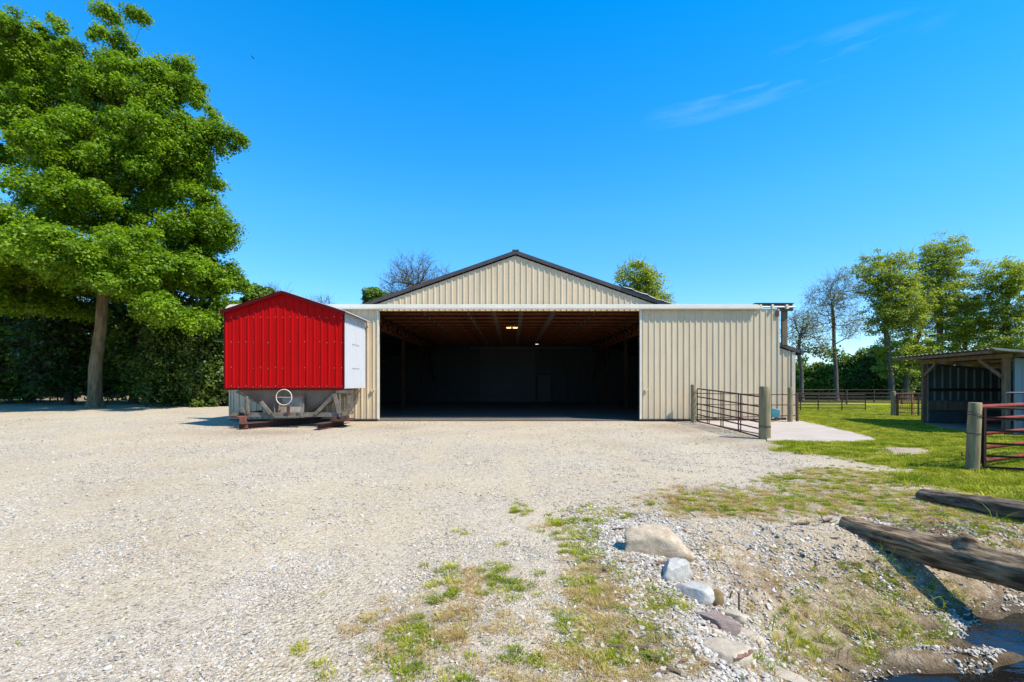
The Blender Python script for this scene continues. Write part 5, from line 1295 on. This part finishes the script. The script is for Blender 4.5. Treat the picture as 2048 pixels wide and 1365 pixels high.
# --- right of the barn
def gz(px, Y): return H((px-CX)*Y/F, Y)
def trk(base, *pts):
    px, Y = base; out = [((px-CX)*Y/F, Y, gz(px, Y)-.05)]
    for (a_, b_) in pts: out.append(tp(a_, b_, Y))
    return out
tree('bare_tree', trk((1603, 58), (1603, 745), (1597, 705), (1600, 670)), [E(1590,670,30,45,58), E(1620,670,32,40,58), E(1600,640,25,22,58), E(1645,700,22,25,58)],
     'thin budding tree beside the right corner of the barn', 260, 9, .18, .9, M['twig_leaf'], M['bark_grey'], 60, r0=.26, twigs=3, twl=1.0, rmin=.014, up=.35, pw=.46)
tree('bare_tree', trk((1673, 60), (1672, 745), (1668, 690), (1667, 640), (1664, 610)), [E(1650,600,38,36,60), E(1690,590,34,38,60), E(1672,570,28,20,60), E(1640,640,30,28,60), E(1705,660,26,22,60), E(1690,640,30,30,60)],
     'tall nearly leafless tree with a forked dark trunk, right of the barn', 460, 8, .17, .9, M['twig_leaf'], M['bark_grey'], 61, r0=.27, twigs=3, twl=1.1, rmin=.013, up=.3, pw=.52)
tree('cottonwood_tree', trk((1783, 62), (1782, 740), (1770, 650), (1772, 590), (1780, 540)), [E(1745,545,36,26,62), E(1785,530,34,22,62), E(1780,580,45,40,62), E(1745,580,26,22,62), E(1800,620,50,40,62), E(1775,640,40,40,62), E(1810,560,25,30,62)],
     'leafy yellow-green cottonwood with branching crown, left one of the tall pair', 460, 70, .22, .85, M['spring_leaf'], M['bark_grey'], 62, r0=.36, twigs=3, twl=.9, rmin=.02, up=.4, jit=.5)
tree('cottonwood_tree', trk((1812, 63), (1812, 745), (1830, 690), (1850, 640)), [E(1810,700,45,35,63), E(1780,700,35,30,63), E(1840,690,40,40,63), E(1800,740,45,22,63)],
     'low spreading pale green tree between the pasture gates and the shed', 210, 60, .24, .9, M['spring_leaf'], M['bark_grey'], 63, r0=.40, twigs=2)
tree('cottonwood_tree', trk((1880, 64), (1880, 700), (1880, 640), (1878, 560), (1876, 520)), [E(1885,520,50,34,64), E(1870,560,50,45,64), E(1915,580,45,50,64), E(1850,610,45,45,64), E(1900,640,60,40,64), E(1945,620,28,38,64), E(1890,495,30,14,64)],
     'tallest rounded yellow-green cottonwood, behind the open shed roof', 620, 70, .22, .85, M['spring_leaf'], M['bark_grey'], 64, r0=.42, twigs=3, twl=.9, rmin=.016, up=.4, jit=.55)
tree('cottonwood_tree', trk((1930, 66), (1930, 690), (1932, 640), (1935, 600)), [E(1930,660,40,35,66), E(1960,670,35,35,66), E(1900,680,35,28,66)],
     'slender leafy tree standing right behind the middle of the shed roof', 150, 50, .26, .9, M['spring_leaf'], M['bark_grey'], 65, r0=.3, twigs=3, rmin=.02)
tree('cottonwood_tree', trk((2018, 60), (2017, 690), (2010, 630), (2020, 570), (2030, 540)), [E(2030,550,60,30,60), E(2000,570,38,28,60), E(2050,600,60,50,60), E(2000,620,30,30,60), E(2040,660,60,40,60), E(1990,690,40,25,60)],
     'leafy tree with dark curved trunk at the right edge of the photo', 460, 70, .22, .85, M['spring_leaf'], M['bark_dark'], 66, r0=.38, twigs=3, rmin=.016, up=.4, jit=.55)
# evergreen belt along the pasture
belt = [(1560,70,732,36),(1600,74,738,34),(1640,72,735,34),(1690,75,722,34),(1722,73,712,30),(1752,71,704,34),(1790,74,712,38),(1830,76,706,38),(1868,74,712,36),(1905,77,700,36),(1950,75,706,40),(1995,76,700,40),(2045,75,696,42),(2090,76,700,42)]
for k, (px, Y, top, rx) in enumerate(belt):
    mid = (top+795)/2; hh = (795-top)/2
    where = ['peeking past the barn corner', 'just right of the barn corner', 'behind the thin budding tree', 'beside the forked bare tree', 'between the bare tree and the cottonwoods', 'tallest just left of the cottonwood trunk',
             'behind the left cottonwood', 'behind the low spreading tree', 'over the left end of the shed roof', 'over the middle of the shed roof', 'behind the slender tree over the shed', 'left of the curved trunk over the shed', 'at the right edge above the shed', 'beyond the right edge above the shed'][k]
    if k == 13: continue
    tree('conifer_tree', trk((px, Y), (px, 760), (px, top+20)), [E(px,mid+10,rx,hh*.85,Y), E(px+4,mid-14,rx*.75,hh*.8,Y), E(px,top+20,rx*.34,26,Y), E(px+2,top+2,rx*.14,14,Y), E(px-12,mid+22,rx*.9,hh*.55,Y)],
         'bushy green conifer in the far tree belt, '+where, 300, 75, .32, .95, M['belt_leaf'] if k in (1,2,4,7,9,12) else M['wood_leaf'] if k in (0,3,6,8,11) else M['arb_leaf'], M['bark_dark'], 80+k, r0=.2, group='conifers of the far tree belt', flat=.8, upb=.35)
# distant wood closing the horizon beyond the pasture and behind the barn
def far_wood():
    rg = np.random.default_rng(77); C = []
    for i in range(900):
        x_ = rg.uniform(-190, 190); y_ = rg.uniform(105, 125); h_ = 7+2.5*math.sin(x_*.11)+2*math.sin(x_*.31+2); C.append((x_, y_, rg.uniform(-1, h_)))
    for i in range(260): 
        C.append((rg.uniform(-75, -34), rg.uniform(52, 60), rg.uniform(0, 8.5)))
    C = np.array(C); V, Fq, rv = leaves(C, rg.uniform(1.6, 3.4, len(C)), 90, .75, rg, .9, .4, .3)
    me = bpy.data.meshes.new('far_wood'); bulk(me, V, Fq); a_ = me.attributes.new('rv', 'FLOAT', 'FACE'); a_.data.foreach_set('value', rv.astype(np.float32))
    tag(link('far_wood', me, M['wood_leaf']), kind='stuff')
far_wood()

# bird high in the sky
bx, by, bz_ = at(505, 115, 30)
br_ = empty('bird', (bx, by, bz_), 'small dark bird gliding in the clear sky right of the maple', 'bird')
m = MB(); m.tube([(bx-.09, by, bz_+.06), (bx-.05, by, bz_+.03), (bx, by, bz_), (bx+.08, by, bz_-.05), (bx+.13, by, bz_-.09)], [.006, .022, .032, .022, .004], 8); m.build('body', M['black'], br_, True)
m = MB()
for s_ in (-1, 1): MB().hexa([(bx-.035, by, bz_+.01), (bx+.045, by, bz_-.03), (bx+.02, by+s_*.22, bz_-.01), (bx-.0, by+s_*.22, bz_+.0), (bx-.035, by, bz_+.02), (bx+.045, by, bz_-.02), (bx+.02, by+s_*.22, bz_-.004), (bx-.0, by+s_*.22, bz_+.006)]).build('wing', M['black'], br_)
